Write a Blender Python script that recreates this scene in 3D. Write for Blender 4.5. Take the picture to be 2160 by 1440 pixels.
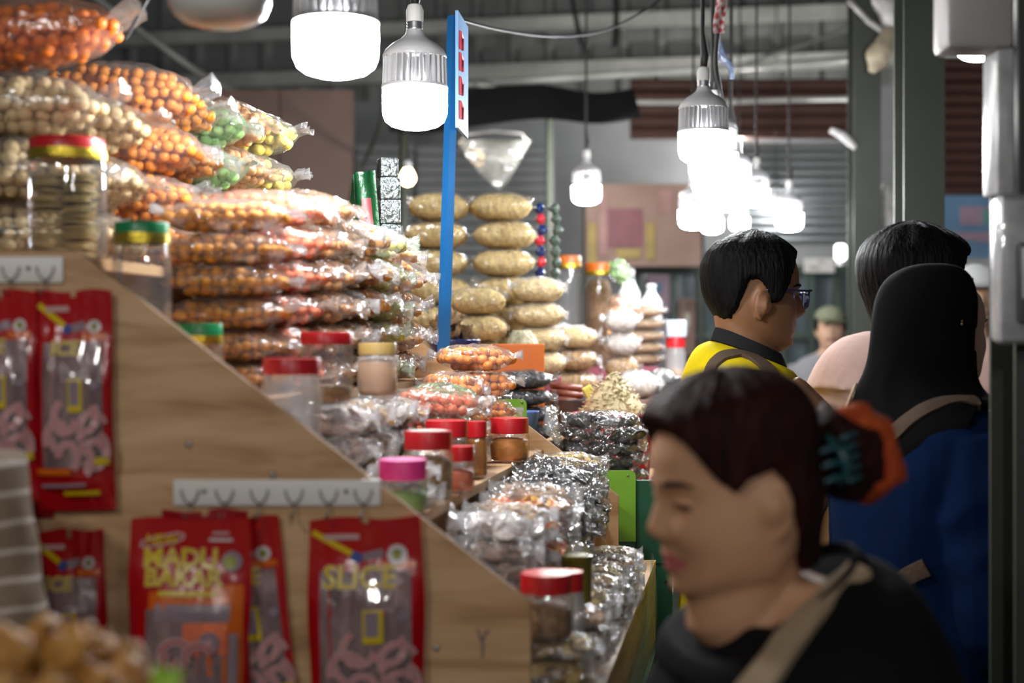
import bpy, bmesh, math, random
import numpy as np
from mathutils import Vector, Matrix, noise as mnoise, Euler

random.seed(11)
PI = math.pi
for _o in list(bpy.data.objects):
    bpy.data.objects.remove(_o)
SC = bpy.context.scene
COL = SC.collection

# ------------------------------------------------------------------ camera
H = 1.53                      # lens height above the market floor
F = 3000.0                    # focal length in pixels of the 2160 px wide frame
cam_d = bpy.data.cameras.new('camera')
cam_d.sensor_width = 36.0
cam_d.lens = 50.0
cam_d.clip_start = 0.05
cam_d.clip_end = 60
cam_d.dof.use_dof = True
cam_d.dof.focus_distance = 2.8
cam_d.dof.aperture_fstop = 2.5
cam = bpy.data.objects.new('camera', cam_d)
cam.location = (0, 0, H)
cam.rotation_euler = (PI / 2, 0, 0)
COL.objects.link(cam)
SC.camera = cam

# ------------------------------------------------------------------ world, unseen market lamps, exposure
SC.view_settings.view_transform = 'Standard'
SC.view_settings.look = 'None'
SC.view_settings.gamma = 1.0
SC.view_settings.exposure = 0.0
SC.view_settings.use_curve_mapping = False
w = bpy.data.worlds.new('hall_air')
SC.world = w
w.use_nodes = True
w.node_tree.nodes['Background'].inputs[0].default_value = (0.62, 0.68, 0.75, 1)
w.node_tree.nodes['Background'].inputs[1].default_value = 0.085
SC.cycles.use_denoising = True
SC.cycles.max_bounces = 8
SC.cycles.transparent_max_bounces = 14
SC.cycles.diffuse_bounces = 3
SC.cycles.glossy_bounces = 3
SC.cycles.transmission_bounces = 4
SC.cycles.sample_clamp_indirect = 4.0
SC.cycles.caustics_reflective = False
SC.cycles.caustics_refractive = False

BULB = 140.0                   # radiance of a lit LED bulb's diffuser
# the rows of bulbs go on behind the camera and over the aisle; these stand for unseen, unmodelled lamps, some within the view
def lamp_light(loc, power, col=(1, 0.97, 0.92), r=0.06):
    l = bpy.data.lights.new('bulb_light', 'POINT')
    l.energy = power
    l.color = col
    l.shadow_soft_size = r
    o = bpy.data.objects.new('bulb_light', l)
    o.location = loc
    COL.objects.link(o)
lamp_light((-0.9, 0.05, 2.35), 26)
lamp_light((0.15, -0.9, 2.3), 38)
lamp_light((1.5, -1.2, 2.3), 14)
lamp_light((-1.2, 6.0, 2.75), 45)
lamp_light((1.4, 9.0, 2.75), 52)
lamp_light((3.6, 8.0, 2.7), 26)
lamp_light((0.3, 7.2, 2.6), 60)
lamp_light((-0.5, 3.7, 2.5), 16)

# ------------------------------------------------------------------ helpers
def P(u, v, d):
    """point of the place seen at photo pixel (u, v) at depth d"""
    return Vector(((u - 1080.0) * d / F, d, H + (720.0 - v) * d / F))

def sz(px, d):
    return px * d / F

def tag(o, label=None, cat=None, group=None, kind=None):
    if label: o['label'] = label
    if cat: o['category'] = cat
    if group: o['group'] = group
    if kind: o['kind'] = kind
    return o

def empty(name, loc=(0, 0, 0), rot=(0, 0, 0), label=None, cat=None, group=None):
    o = bpy.data.objects.new(name, None)
    o.empty_display_size = 0.05
    o.location = loc
    o.rotation_euler = rot
    COL.objects.link(o)
    return tag(o, label, cat, group)

def link(name, me, parent=None, loc=(0, 0, 0), rot=(0, 0, 0), scale=(1, 1, 1)):
    o = bpy.data.objects.new(name, me)
    COL.objects.link(o)
    o.location = loc
    o.rotation_euler = rot
    o.scale = scale
    if parent is not None:
        o.parent = parent
    return o

class MB:
    """collects shapes into one mesh"""
    def __init__(s):
        s.v = []; s.f = []; s.m = []
    def add(s, vs, fs, mi=0):
        b = len(s.v)
        s.v.extend([tuple(p) for p in vs])
        for f in fs:
            s.f.append(tuple(i + b for i in f)); s.m.append(mi)
        return s
    def box(s, c, d, rz=0.0, mi=0, mat=None):
        hx, hy, hz = d[0] / 2, d[1] / 2, d[2] / 2
        vs = [Vector((x, y, z)) for z in (-hz, hz) for y in (-hy, hy) for x in (-hx, hx)]
        M = mat if mat is not None else Matrix.Rotation(rz, 3, 'Z')
        vs = [M @ p + Vector(c) for p in vs]
        return s.add(vs, [(0, 2, 3, 1), (4, 5, 7, 6), (0, 1, 5, 4), (2, 6, 7, 3), (0, 4, 6, 2), (1, 3, 7, 5)], mi)
    def prism(s, pts, y0, y1, shear=0.0, mi=0):
        """polygon in (x, z) pushed from y0 to y1; shear moves x with y"""
        n = len(pts)
        vs = [(x, y0, z) for x, z in pts] + [(x + shear * (y1 - y0), y1, z) for x, z in pts]
        fs = [tuple(range(n)), tuple(range(2 * n - 1, n - 1, -1))]
        fs += [(i, i + n, (i + 1) % n + n, (i + 1) % n) for i in range(n)]
        return s.add(vs, fs, mi)
    def tube(s, pts, rad, n=8, mi=0, cap=True, flat=None):
        pts = [Vector(p) for p in pts]
        if not hasattr(rad, '__len__'): rad = [rad] * len(pts)
        T = []
        for i in range(len(pts)):
            a = pts[max(i - 1, 0)]; b = pts[min(i + 1, len(pts) - 1)]
            t = (b - a)
            T.append(t.normalized() if t.length > 1e-9 else Vector((0, 0, 1)))
        up = Vector((0, 0, 1)) if abs(T[0].z) < 0.9 else Vector((1, 0, 0))
        nrm = (up - T[0] * up.dot(T[0])).normalized()
        vs = []
        for i, p in enumerate(pts):
            nrm = (nrm - T[i] * nrm.dot(T[i]))
            nrm = nrm.normalized() if nrm.length > 1e-6 else T[i].orthogonal().normalized()
            bi = T[i].cross(nrm)
            fl = flat[i] if flat else 1.0
            for k in range(n):
                a = 2 * PI * k / n
                vs.append(p + nrm * (math.cos(a) * rad[i] * fl) + bi * (math.sin(a) * rad[i]))
        fs = []
        for i in range(len(pts) - 1):
            for k in range(n):
                k2 = (k + 1) % n
                fs.append((i * n + k, i * n + k2, (i + 1) * n + k2, (i + 1) * n + k))
        if cap:
            fs.append(tuple(range(n - 1, -1, -1)))
            fs.append(tuple(range((len(pts) - 1) * n, len(pts) * n)))
        return s.add(vs, fs, mi)
    def lathe(s, prof, n=28, c=(0, 0, 0), mi=0, cap0=False, cap1=False, rib=None, sq=0.0):
        """profile of (r, z) turned around z; rib(k) scales the radius by angle; sq squares it"""
        vs = []
        for r, z in prof:
            for k in range(n):
                a = 2 * PI * k / n
                q = rib(k) if rib else 1.0
                if sq:
                    ca, sa = math.cos(a), math.sin(a)
                    q *= (abs(ca) ** (2 + sq * 6) + abs(sa) ** (2 + sq * 6)) ** (-1.0 / (2 + sq * 6))
                vs.append((c[0] + r * q * math.cos(a), c[1] + r * q * math.sin(a), c[2] + z))
        fs = []
        for i in range(len(prof) - 1):
            for k in range(n):
                k2 = (k + 1) % n
                fs.append((i * n + k, i * n + k2, (i + 1) * n + k2, (i + 1) * n + k))
        if cap0: fs.append(tuple(range(n - 1, -1, -1)))
        if cap1: fs.append(tuple(range((len(prof) - 1) * n, len(prof) * n)))
        return s.add(vs, fs, mi)
    def rings(s, R, cap0=True, cap1=True, mi=0):
        n = len(R[0])
        vs = [p for r in R for p in r]
        fs = []
        for i in range(len(R) - 1):
            for k in range(n):
                k2 = (k + 1) % n
                fs.append((i * n + k, i * n + k2, (i + 1) * n + k2, (i + 1) * n + k))
        if cap0:
            fs.append(tuple(range(n - 1, -1, -1)))
        if cap1:
            fs.append(tuple(range((len(R) - 1) * n, len(R) * n)))
        return s.add(vs, fs, mi)
    def grid(s, fn, nu, nv, mi=0):
        vs = [fn(i / nu, j / nv) for j in range(nv + 1) for i in range(nu + 1)]
        fs = [(j * (nu + 1) + i, j * (nu + 1) + i + 1, (j + 1) * (nu + 1) + i + 1, (j + 1) * (nu + 1) + i) for j in range(nv) for i in range(nu)]
        return s.add(vs, fs, mi)
    def mesh(s, name, mats, smooth=False, sharp=None):
        me = bpy.data.meshes.new(name)
        me.from_pydata(s.v, [], s.f)
        if not isinstance(mats, (list, tuple)): mats = [mats]
        for m in mats: me.materials.append(m)
        if len(mats) > 1:
            me.polygons.foreach_set('material_index', s.m)
        if smooth:
            me.polygons.foreach_set('use_smooth', [True] * len(me.polygons))
            if sharp is not None:
                try: me.set_sharp_from_angle(angle=math.radians(sharp))
                except Exception: pass
        me.update()
        return me
    def build(s, name, mats, parent=None, smooth=False, sharp=None, **k):
        return link(name, s.mesh(name, mats, smooth, sharp), parent, **k)

def bevel_box(c, d, r, rz=0.0):
    """a box with rounded edges as an MB"""
    bm = bmesh.new()
    bmesh.ops.create_cube(bm, size=1.0)
    for v in bm.verts:
        v.co = Vector((v.co.x * d[0], v.co.y * d[1], v.co.z * d[2]))
    bmesh.ops.bevel(bm, geom=bm.edges[:] + bm.verts[:], offset=r, segments=2, affect='EDGES', profile=0.5)
    M = Matrix.Rotation(rz, 3, 'Z')
    m = MB()
    bm.verts.ensure_lookup_table()
    m.add([M @ v.co + Vector(c) for v in bm.verts], [[v.index for v in f.verts] for f in bm.faces])
    bm.free()
    return m

# ------------------------------------------------------------------ materials
def _new(name):
    m = bpy.data.materials.new(name)
    m.use_nodes = True
    nt = m.node_tree
    for n in list(nt.nodes):
        nt.nodes.remove(n)
    out = nt.nodes.new('ShaderNodeOutputMaterial')
    return m, nt, out

def pmat(name, col, rough=0.5, metal=0.0, var=0.12, scale=12.0, bump=0.0, bscale=60.0, coat=0.0, col2=None, stretch=None, sss=0.0, spec=0.5, detail=4.0, trans=0.0):
    """principled material with procedural colour variation and relief"""
    m, nt, out = _new(name)
    N = nt.nodes; L = nt.links
    b = N.new('ShaderNodeBsdfPrincipled')
    b.inputs['Roughness'].default_value = rough
    b.inputs['Metallic'].default_value = metal
    b.inputs['Coat Weight'].default_value = coat
    b.inputs['Specular IOR Level'].default_value = spec
    if trans: b.inputs['Transmission Weight'].default_value = trans
    if sss:
        b.inputs['Subsurface Weight'].default_value = sss
        b.inputs['Subsurface Radius'].default_value = (0.012, 0.005, 0.003)
        b.inputs['Subsurface Scale'].default_value = 1.0
    tc = N.new('ShaderNodeTexCoord')
    mp = N.new('ShaderNodeMapping')
    if stretch: mp.inputs['Scale'].default_value = stretch
    L.new(tc.outputs['Object'], mp.inputs['Vector'])
    nz = N.new('ShaderNodeTexNoise')
    nz.inputs['Scale'].default_value = scale
    nz.inputs['Detail'].default_value = detail
    L.new(mp.outputs['Vector'], nz.inputs['Vector'])
    rp = N.new('ShaderNodeValToRGB')
    c2 = col2 if col2 else tuple(min(1, c * (1 + var)) for c in col)
    c1 = col if col2 else tuple(c * (1 - var) for c in col)
    rp.color_ramp.elements[0].position = 0.32
    rp.color_ramp.elements[1].position = 0.68
    rp.color_ramp.elements[0].color = (*c1, 1)
    rp.color_ramp.elements[1].color = (*c2, 1)
    L.new(nz.outputs['Fac'], rp.inputs['Fac'])
    L.new(rp.outputs['Color'], b.inputs['Base Color'])
    if bump:
        n2 = N.new('ShaderNodeTexNoise')
        n2.inputs['Scale'].default_value = bscale
        n2.inputs['Detail'].default_value = 5
        L.new(mp.outputs['Vector'], n2.inputs['Vector'])
        bp = N.new('ShaderNodeBump')
        bp.inputs['Strength'].default_value = bump
        bp.inputs['Distance'].default_value = 0.01
        L.new(n2.outputs['Fac'], bp.inputs['Height'])
        L.new(bp.outputs['Normal'], b.inputs['Normal'])
    L.new(b.outputs['BSDF'], out.inputs['Surface'])
    return m

def film(name, tint=(1, 1, 1), haze=0.10, gloss=0.16, rough=0.12, bump=0.5, bscale=35.0, hazecol=(0.9, 0.9, 0.92), stretch=(1, 1, 1), fk=0.5):
    """thin clear plastic: light passes straight through, with a glossy skin and a little milkiness"""
    m, nt, out = _new(name)
    N = nt.nodes; L = nt.links
    tr = N.new('ShaderNodeBsdfTransparent'); tr.inputs[0].default_value = (*tint, 1)
    df = N.new('ShaderNodeBsdfDiffuse'); df.inputs[0].default_value = (*hazecol, 1)
    tl = N.new('ShaderNodeBsdfTranslucent'); tl.inputs[0].default_value = (*hazecol, 1)
    gl = N.new('ShaderNodeBsdfGlossy'); gl.inputs['Roughness'].default_value = rough
    tc = N.new('ShaderNodeTexCoord')
    mp = N.new('ShaderNodeMapping'); mp.inputs['Scale'].default_value = stretch
    L.new(tc.outputs['Object'], mp.inputs['Vector'])
    nz = N.new('ShaderNodeTexNoise'); nz.inputs['Scale'].default_value = bscale; nz.inputs['Detail'].default_value = 3
    nz.inputs['Distortion'].default_value = 1.2
    L.new(mp.outputs['Vector'], nz.inputs['Vector'])
    bp = N.new('ShaderNodeBump'); bp.inputs['Strength'].default_value = bump; bp.inputs['Distance'].default_value = 0.012
    L.new(nz.outputs['Fac'], bp.inputs['Height'])
    L.new(bp.outputs['Normal'], gl.inputs['Normal'])
    mh = N.new('ShaderNodeMixShader'); mh.inputs[0].default_value = 0.5
    L.new(df.outputs[0], mh.inputs[1]); L.new(tl.outputs[0], mh.inputs[2])
    m1 = N.new('ShaderNodeMixShader'); m1.inputs[0].default_value = haze
    L.new(tr.outputs[0], m1.inputs[1]); L.new(mh.outputs[0], m1.inputs[2])
    fr = N.new('ShaderNodeFresnel'); fr.inputs['IOR'].default_value = 1.45
    L.new(bp.outputs['Normal'], fr.inputs['Normal'])
    ad = N.new('ShaderNodeMath'); ad.operation = 'MULTIPLY_ADD'
    ad.inputs[1].default_value = fk; ad.inputs[2].default_value = gloss
    ad.use_clamp = True
    L.new(fr.outputs[0], ad.inputs[0])
    m2 = N.new('ShaderNodeMixShader')
    L.new(ad.outputs[0], m2.inputs[0])
    L.new(m1.outputs[0], m2.inputs[1]); L.new(gl.outputs[0], m2.inputs[2])
    L.new(m2.outputs[0], out.inputs['Surface'])
    return m

def emat(name, col, strength):
    m, nt, out = _new(name)
    e = nt.nodes.new('ShaderNodeEmission')
    e.inputs[0].default_value = (*col, 1)
    e.inputs[1].default_value = strength
    nt.links.new(e.outputs[0], out.inputs['Surface'])
    return m

def plywood(name):
    m, nt, out = _new(name)
    N = nt.nodes; L = nt.links
    b = N.new('ShaderNodeBsdfPrincipled'); b.inputs['Roughness'].default_value = 0.5
    tc = N.new('ShaderNodeTexCoord')
    mp = N.new('ShaderNodeMapping'); mp.inputs['Scale'].default_value = (2.2, 2.2, 16)
    L.new(tc.outputs['Object'], mp.inputs['Vector'])
    n1 = N.new('ShaderNodeTexNoise'); n1.inputs['Scale'].default_value = 2.2; n1.inputs['Detail'].default_value = 6; n1.inputs['Distortion'].default_value = 0.7
    L.new(mp.outputs['Vector'], n1.inputs['Vector'])
    r1 = N.new('ShaderNodeValToRGB')
    e = r1.color_ramp.elements
    e[0].position = 0.30; e[0].color = (0.34, 0.185, 0.082, 1)
    e[1].position = 0.66; e[1].color = (0.62, 0.400, 0.225, 1)
    x = r1.color_ramp.elements.new(0.47); x.color = (0.52, 0.320, 0.165, 1)
    L.new(n1.outputs['Fac'], r1.inputs['Fac'])
    mp2 = N.new('ShaderNodeMapping'); mp2.inputs['Scale'].default_value = (5, 5, 8)
    L.new(tc.outputs['Object'], mp2.inputs['Vector'])
    vo = N.new('ShaderNodeTexNoise'); vo.inputs['Scale'].default_value = 1.3; vo.inputs['Detail'].default_value = 2
    L.new(mp2.outputs['Vector'], vo.inputs['Vector'])
    r2 = N.new('ShaderNodeValToRGB')
    r2.color_ramp.elements[0].position = 0.66; r2.color_ramp.elements[0].color = (0, 0, 0, 1)
    r2.color_ramp.elements[1].position = 0.80; r2.color_ramp.elements[1].color = (1, 1, 1, 1)
    L.new(vo.outputs['Fac'], r2.inputs['Fac'])
    mx = N.new('ShaderNodeMixRGB'); mx.blend_type = 'MULTIPLY'
    mx.inputs[2].default_value = (0.42, 0.30, 0.22, 1)
    L.new(r2.outputs['Color'], mx.inputs[0]); L.new(r1.outputs['Color'], mx.inputs[1])
    L.new(mx.outputs['Color'], b.inputs['Base Color'])
    L.new(b.outputs[0], out.inputs['Surface'])
    return m

M = {}
M['ply'] = plywood('plywood_veneer')
M['floor'] = pmat('concrete_floor', (0.20, 0.19, 0.18), 0.6, var=0.25, scale=3, bump=0.2)
M['roof'] = pmat('grey_roof_sheet', (0.145, 0.155, 0.15), 0.5, 0.15, var=0.25, scale=1.5, stretch=(2, 0.4, 0.4))
M['purlin'] = pmat('grey_purlin', (0.34, 0.35, 0.33), 0.5, 0.2, var=0.2, scale=4)
M['steel'] = pmat('olive_steel_paint', (0.042, 0.048, 0.038), 0.5, 0.0, var=0.12, scale=5, bump=0.05)
M['backwall'] = pmat('grey_render', (0.20, 0.21, 0.22), 0.7, var=0.25, scale=1.4)
M['brown'] = pmat('brown_board', (0.115, 0.07, 0.056), 0.6, var=0.2, scale=1.5)
M['shutter'] = pmat('shutter_grey', (0.26, 0.275, 0.28), 0.5, 0.2, var=0.2, scale=2)
M['redshutter'] = pmat('shutter_maroon', (0.10, 0.05, 0.04), 0.5, 0.1, var=0.25, scale=2)
M['blackcloth'] = pmat('black_awning', (0.016, 0.016, 0.02), 0.8, var=0.3, scale=5)
M['film'] = film('clear_bag_film', haze=0.10, gloss=0.05, rough=0.16, bscale=22, bump=0.7, fk=0.36, stretch=(0.6, 1.6, 1))
M['film_milky'] = film('milky_bag_film', haze=0.20, gloss=0.04, rough=0.16, bscale=26, bump=0.8, fk=0.3, stretch=(0.7, 1.4, 1))
M['film_tan'] = film('peach_bag_film', haze=0.13, gloss=0.06, rough=0.18, bscale=22, bump=0.8, hazecol=(0.98, 0.78, 0.66), stretch=(0.6, 1.6, 1))
M['film_green'] = film('greenish_bag_film', haze=0.15, gloss=0.06, rough=0.16, bscale=22, bump=0.9, hazecol=(0.80, 0.95, 0.80), stretch=(0.6, 1.6, 1))
M['film_dark'] = film('clear_film_over_black', haze=0.03, gloss=0.10, rough=0.13, bump=1.0, bscale=28)
M['jar'] = film('clear_jar_plastic', haze=0.06, gloss=0.07, rough=0.06, bump=0.12, bscale=14)
M['jar_frost'] = film('frosted_jar_plastic', haze=0.30, gloss=0.05, rough=0.25, bump=0.05)
M['red_lid'] = pmat('red_lid_plastic', (0.55, 0.012, 0.018), 0.35, var=0.06)
M['pink_lid'] = pmat('pink_lid_plastic', (0.80, 0.05, 0.32), 0.4, var=0.05)
M['green_lid'] = pmat('green_lid_plastic', (0.012, 0.22, 0.075), 0.35, var=0.06)
M['gold'] = pmat('gold_band', (0.62, 0.46, 0.05), 0.3, 0.9, var=0.15, bump=0.2, bscale=200)
M['white'] = pmat('white_plastic', (0.74, 0.73, 0.71), 0.45, var=0.05)
M['metal'] = pmat('zinc_metal', (0.45, 0.45, 0.46), 0.3, 0.9, var=0.1)
M['hookmetal'] = pmat('dull_hook_metal', (0.30, 0.27, 0.24), 0.4, 0.6, var=0.1)
M['black'] = pmat('black_rubber', (0.015, 0.015, 0.016), 0.5, var=0.2)
M['bulbglow'] = emat('lit_led_diffuser', (0.96, 0.98, 1.0), BULB)
M['warmglow'] = emat('lit_warm_bulb', (1.0, 0.62, 0.30), 30)
M['unlit'] = pmat('unlit_diffuser', (0.62, 0.62, 0.60), 0.25, var=0.04)
M['housing'] = pmat('bulb_housing', (0.52, 0.52, 0.53), 0.45, var=0.06, scale=30)
M['blue'] = pmat('blue_post_paint', (0.011, 0.105, 0.29), 0.35, var=0.1, scale=10)
M['lightblue'] = pmat('light_blue_board', (0.22, 0.42, 0.72), 0.4, var=0.08, scale=10)
M['greenpaint'] = pmat('dark_green_board_paint', (0.010, 0.075, 0.040), 0.4, var=0.12, scale=6, bump=0.08)
M['lime'] = pmat('lime_plastic', (0.16, 0.36, 0.028), 0.4, var=0.06)
M['orangepl'] = pmat('orange_plastic', (0.62, 0.14, 0.012), 0.4, var=0.06)
M['foil'] = pmat('silver_foil', (0.17, 0.19, 0.19), 0.3, 0.85, var=0.15, scale=40, bump=0.9, bscale=90)
M['redtub'] = pmat('red_tub_plastic', (0.55, 0.03, 0.05), 0.4, var=0.06)
M['navy'] = pmat('navy_bowl_enamel', (0.012, 0.025, 0.12), 0.25, var=0.1)
M['darkbowl'] = pmat('dark_bowl', (0.06, 0.055, 0.06), 0.35, var=0.1)
M['maroon'] = pmat('maroon_cloth', (0.26, 0.06, 0.09), 0.8, var=0.12)
# ------------------------------------------------------------------ the hall
SH = 0.164                                    # the stalls run away at this slant (dx per dy)
fl = MB(); fl.box((1, 5.5, -0.05), (16, 17, 0.1))
tag(fl.build('floor', M['floor']), kind='structure')

WS = -0.18
def WB(x, z, dy=0.0):
    return Vector((x, 10.0 + WS * x + dy, z))
wa = math.atan(WS)
# lower rendered wall and upper ribbed cladding
lw = MB(); lw.prism([(-7, 0), (8, 0), (8, H + 1.75), (-7, H + 1.75)], 0, 0.15)
for i, p in enumerate(lw.v):
    lw.v[i] = (p[0], 10.05 + WS * p[0] + p[1], p[2])
wall_back = tag(lw.build('wall_back', M['backwall']), kind='structure')
# ribbed sheets, each one a piece of the wall
def sheet_mesh():
    m = MB()
    prof = [(0, 0), (0.05, 0), (0.075, -0.045), (0.115, -0.045), (0.14, 0), (0.31, 0), (0.335, -0.045), (0.375, -0.045), (0.40, 0), (0.52, 0)]
    z0, z1 = H + 1.72, H + 4.6
    vs = [(x, y, z) for z in (z0, z1) for x, y in prof] + [(x, y + 0.012, z) for z in (z0, z1) for x, y in prof]
    n = len(prof); fs = []
    for i in range(n - 1):
        fs.append((i, i + 1, n + i + 1, n + i))
        fs.append((2 * n + i + 1, 2 * n + i, 3 * n + i, 3 * n + i + 1))
    fs += [(0, n, 3 * n, 2 * n), (n - 1, 3 * n - 1, 4 * n - 1, 2 * n - 1)]
    m.add(vs, fs)
    return m.mesh('cladding_sheet', M['roof'])
sm = sheet_mesh()
for k in range(22):
    x = -5.2 + k * 0.52 * math.cos(wa)
    link('cladding_sheet', sm, wall_back, loc=(x, 10.0 + WS * x, 0), rot=(0, 0, wa))
def girt(z, h=0.09, dy=-0.13, x0=-6, x1=6, m='purlin'):
    b = MB()
    for (a0, a1, c0, c1) in ((0, 0.012, 0, h), (0.012, 0.09, h - 0.012, h), (0.012, 0.09, 0, 0.012)):
        b.box(((x0 + x1) / 2, a0 + (a1 - a0) / 2, (c0 + c1) / 2), (x1 - x0, a1 - a0, c1 - c0))
    link('girt', b.mesh('girt', M[m]), wall_back, loc=(0, 10.0 + dy, z), rot=(0, 0, wa))
girt(H + 2.16); girt(H + 1.83, 0.10); girt(H + 2.75)
# roof over the hall, high above the frame
rf = MB(); rf.box((1, 4.2, H + 4.4), (16, 15, 0.08))
tag(rf.build('ceiling', M['roof']), kind='structure')
for k in range(4):
    b = MB(); b.box((1, 0.5 + 2.6 * k, H + 4.30), (14, 0.1, 0.16))
    tag(b.build('trim_%d' % (k + 1), M['purlin']), kind='structure')
# brown board wall at the left, boards side by side
bl = MB(); bl.prism([(-4.2, 0), (-0.9, 0), (-0.9, H + 1.42), (-4.2, H + 1.42)], 8.06, 8.12)
wl = tag(bl.build('wall_left', M['brown']), kind='structure')
bd = MB(); bd.box((0, 0, (H + 1.42) / 2), (0.405, 0.03, H + 1.42))
bdm = bd.mesh('board', M['brown'])
for k in range(8):
    link('board', bdm, wl, loc=(-1.105 - 0.412 * k, 8.045, 0))

def hboards(name, label, cat, u0, u1, v0, v1, d, n, mat, group=None, dy=0.03, gap=0.08):
    """a shutter or hoarding of n horizontal slats"""
    a = P(u0, v1, d); b = P(u1, v0, d)
    W_, Hh = b.x - a.x, b.z - a.z
    r = empty(name, ((a.x + b.x) / 2, d, a.z), label=label, cat=cat, group=group)
    bk = MB(); bk.box((0, 0.03, Hh / 2), (W_, 0.02, Hh)); bk.build('back_sheet', mat, r)
    s = MB()
    h = Hh / n
    s.add([(-W_ / 2, 0.02, 0), (-W_ / 2, -dy * 0.3, h * gap), (-W_ / 2, -dy, h * 0.5), (-W_ / 2, -dy * 0.3, h * (1 - gap)), (-W_ / 2, 0.02, h),
           (W_ / 2, 0.02, 0), (W_ / 2, -dy * 0.3, h * gap), (W_ / 2, -dy, h * 0.5), (W_ / 2, -dy * 0.3, h * (1 - gap)), (W_ / 2, 0.02, h)],
          [(i, i + 5, i + 6, i + 1) for i in range(4)] + [(0, 1, 2, 3, 4), (9, 8, 7, 6, 5)])
    me = s.mesh('slat', mat, smooth=False)
    for k in range(n):
        link('slat', me, r, loc=(0, 0, k * h))
    return r
hboards('roller_shutter', 'dark brown roller shutter behind the olive column and the grey meter boxes', 'shutter', 1985, 2330, 120, 415, 8.0, 12, M['redshutter'])
hboards('roller_shutter', 'brown closed roller shutter high under the ribbed cladding', 'shutter', 1330, 1830, 165, 292, 8.9, 5, M['redshutter'])
hboards('roller_shutter', 'pale grey roller shutter beside the thinner olive column', 'shutter', 1560, 1830, 300, 515, 8.9, 12, M['shutter'])
hboards('roller_shutter', 'grey roller shutter behind the hanging clear plastic bag', 'shutter', 880, 1150, 305, 640, 9.2, 16, M['shutter'])
hboards('roller_shutter', 'grey roller shutter between the brown board wall and the blue post', 'shutter', 752, 872, 300, 640, 9.2, 16, M['shutter'])

# black awning under the cladding
aw = MB()
def awf(i, j):
    p = P(835 + 500 * i, 185 + (118 - 30 * i) * j + 8 * math.sin(i * 9), 7.6)
    return (p.x, 7.6 - 0.45 * j + 0.03 * math.sin(i * 17), p.z)
aw.grid(awf, 20, 6)
nb = len(aw.v)
aw.v += [(x, y + 0.02, z) for x, y, z in aw.v]
aw.f += [tuple(i + nb for i in f[::-1]) for f in aw.f]
aw.m = [0] * len(aw.f)
aw_r = empty('awning', P(1080, 300, 7.4), label='black cloth awning sagging under the ribbed cladding', cat='awning')
o = aw.build('cloth', M['blackcloth'], aw_r, smooth=True); o.location = -aw_r.location
for uu in (850, 1160):
    b = MB(); b.tube([P(uu, 190, 7.62), P(uu, 720 + H * F / 7.62, 7.62)], 0.022, 8)
    q = b.build('pole', M['steel'], aw_r, smooth=True); q.location = -aw_r.location

# ------------------------------------------------------------------ steel columns
def hcol(name, label, u0, u1, d, z1, base=True):
    a = P(u0, 720, d); b = P(u1, 720, d)
    r = empty(name, ((a.x + b.x) / 2, d + 0.05, 0), label=label, cat='column')
    w_ = b.x - a.x
    t = 0.008
    for dy in (0, 0.1):
        m = MB(); m.box((0, dy - 0.05, z1 / 2), (w_, t, z1)); m.build('flange', M['steel'], r)
    m = MB(); m.box((0, 0, z1 / 2), (t, 0.1, z1)); m.build('web', M['steel'], r)
    m = MB(); m.box((0, 0, 0.006), (w_ + 0.1, 0.22, 0.012)); m.build('base_plate', M['steel'], r)
    return r
hcol('steel_column', 'wide olive steel column rising behind the dark-haired man', 1906, 1992, 4.0, H + 4.3)
hcol('steel_column', 'thinner olive steel column with a cloth bundle tied near its top', 1800, 1858, 6.0, H + 4.3)
pc = hcol('steel_column', 'dark olive steel post carrying the grey meter boxes', 2140, 2290, 1.95, H + 3.0)
# bundle tied on the thinner column
def blob(path, rad, nz=0.35, seed=0, n=14, sub=4, freq=14):
    pts = []
    rr = []
    for i in range(len(path) - 1):
        for k in range(sub):
            t = k / sub
            pts.append(Vector(path[i]).lerp(Vector(path[i + 1]), t)); rr.append(rad[i] * (1 - t) + rad[i + 1] * t)
    pts.append(Vector(path[-1])); rr.append(rad[-1])
    m = MB(); m.tube(pts, rr, n)
    out = []
    for i, p in enumerate(m.v):
        c = pts[i // n]
        k = 1 + nz * mnoise.noise(Vector(p) * freq + Vector((seed, 0, 0)))
        out.append(tuple(c + (Vector(p) - c) * k))
    m.v = out
    return m
M['bundle'] = pmat('dirty_plastic_bundle', (0.40, 0.34, 0.24), 0.4, var=0.35, scale=16, bump=0.5)
M['bundle_w'] = pmat('white_plastic_wrap', (0.5, 0.49, 0.48), 0.3, var=0.3, scale=16, bump=0.5)
bun = empty('tied_bundle', P(1850, 150, 5.9), label='dirty cream plastic bundle tied to the thinner column', cat='bundle')
b = blob([P(1885, 60, 5.93), P(1868, 90, 5.93), P(1850, 125, 5.93), P(1838, 152, 5.93)], [0.03, 0.045, 0.05, 0.015], seed=3).build('bundle', M['bundle'], bun, smooth=True); b.location = -bun.location
b = blob([P(1852, -30, 5.93), P(1866, 10, 5.93), P(1890, 45, 5.93), P(1882, 62, 5.93)], [0.04, 0.05, 0.05, 0.025], seed=8).build('wrap', M['bundle_w'], bun, smooth=True); b.location = -bun.location
kn = MB(); kn.tube([P(1790, 0, 5.93), P(1832, 45, 5.93), P(1866, 70, 5.95)], 0.012, 6)
b = kn.build('rope', M['bundle_w'], bun, smooth=True); b.location = -bun.location
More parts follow.
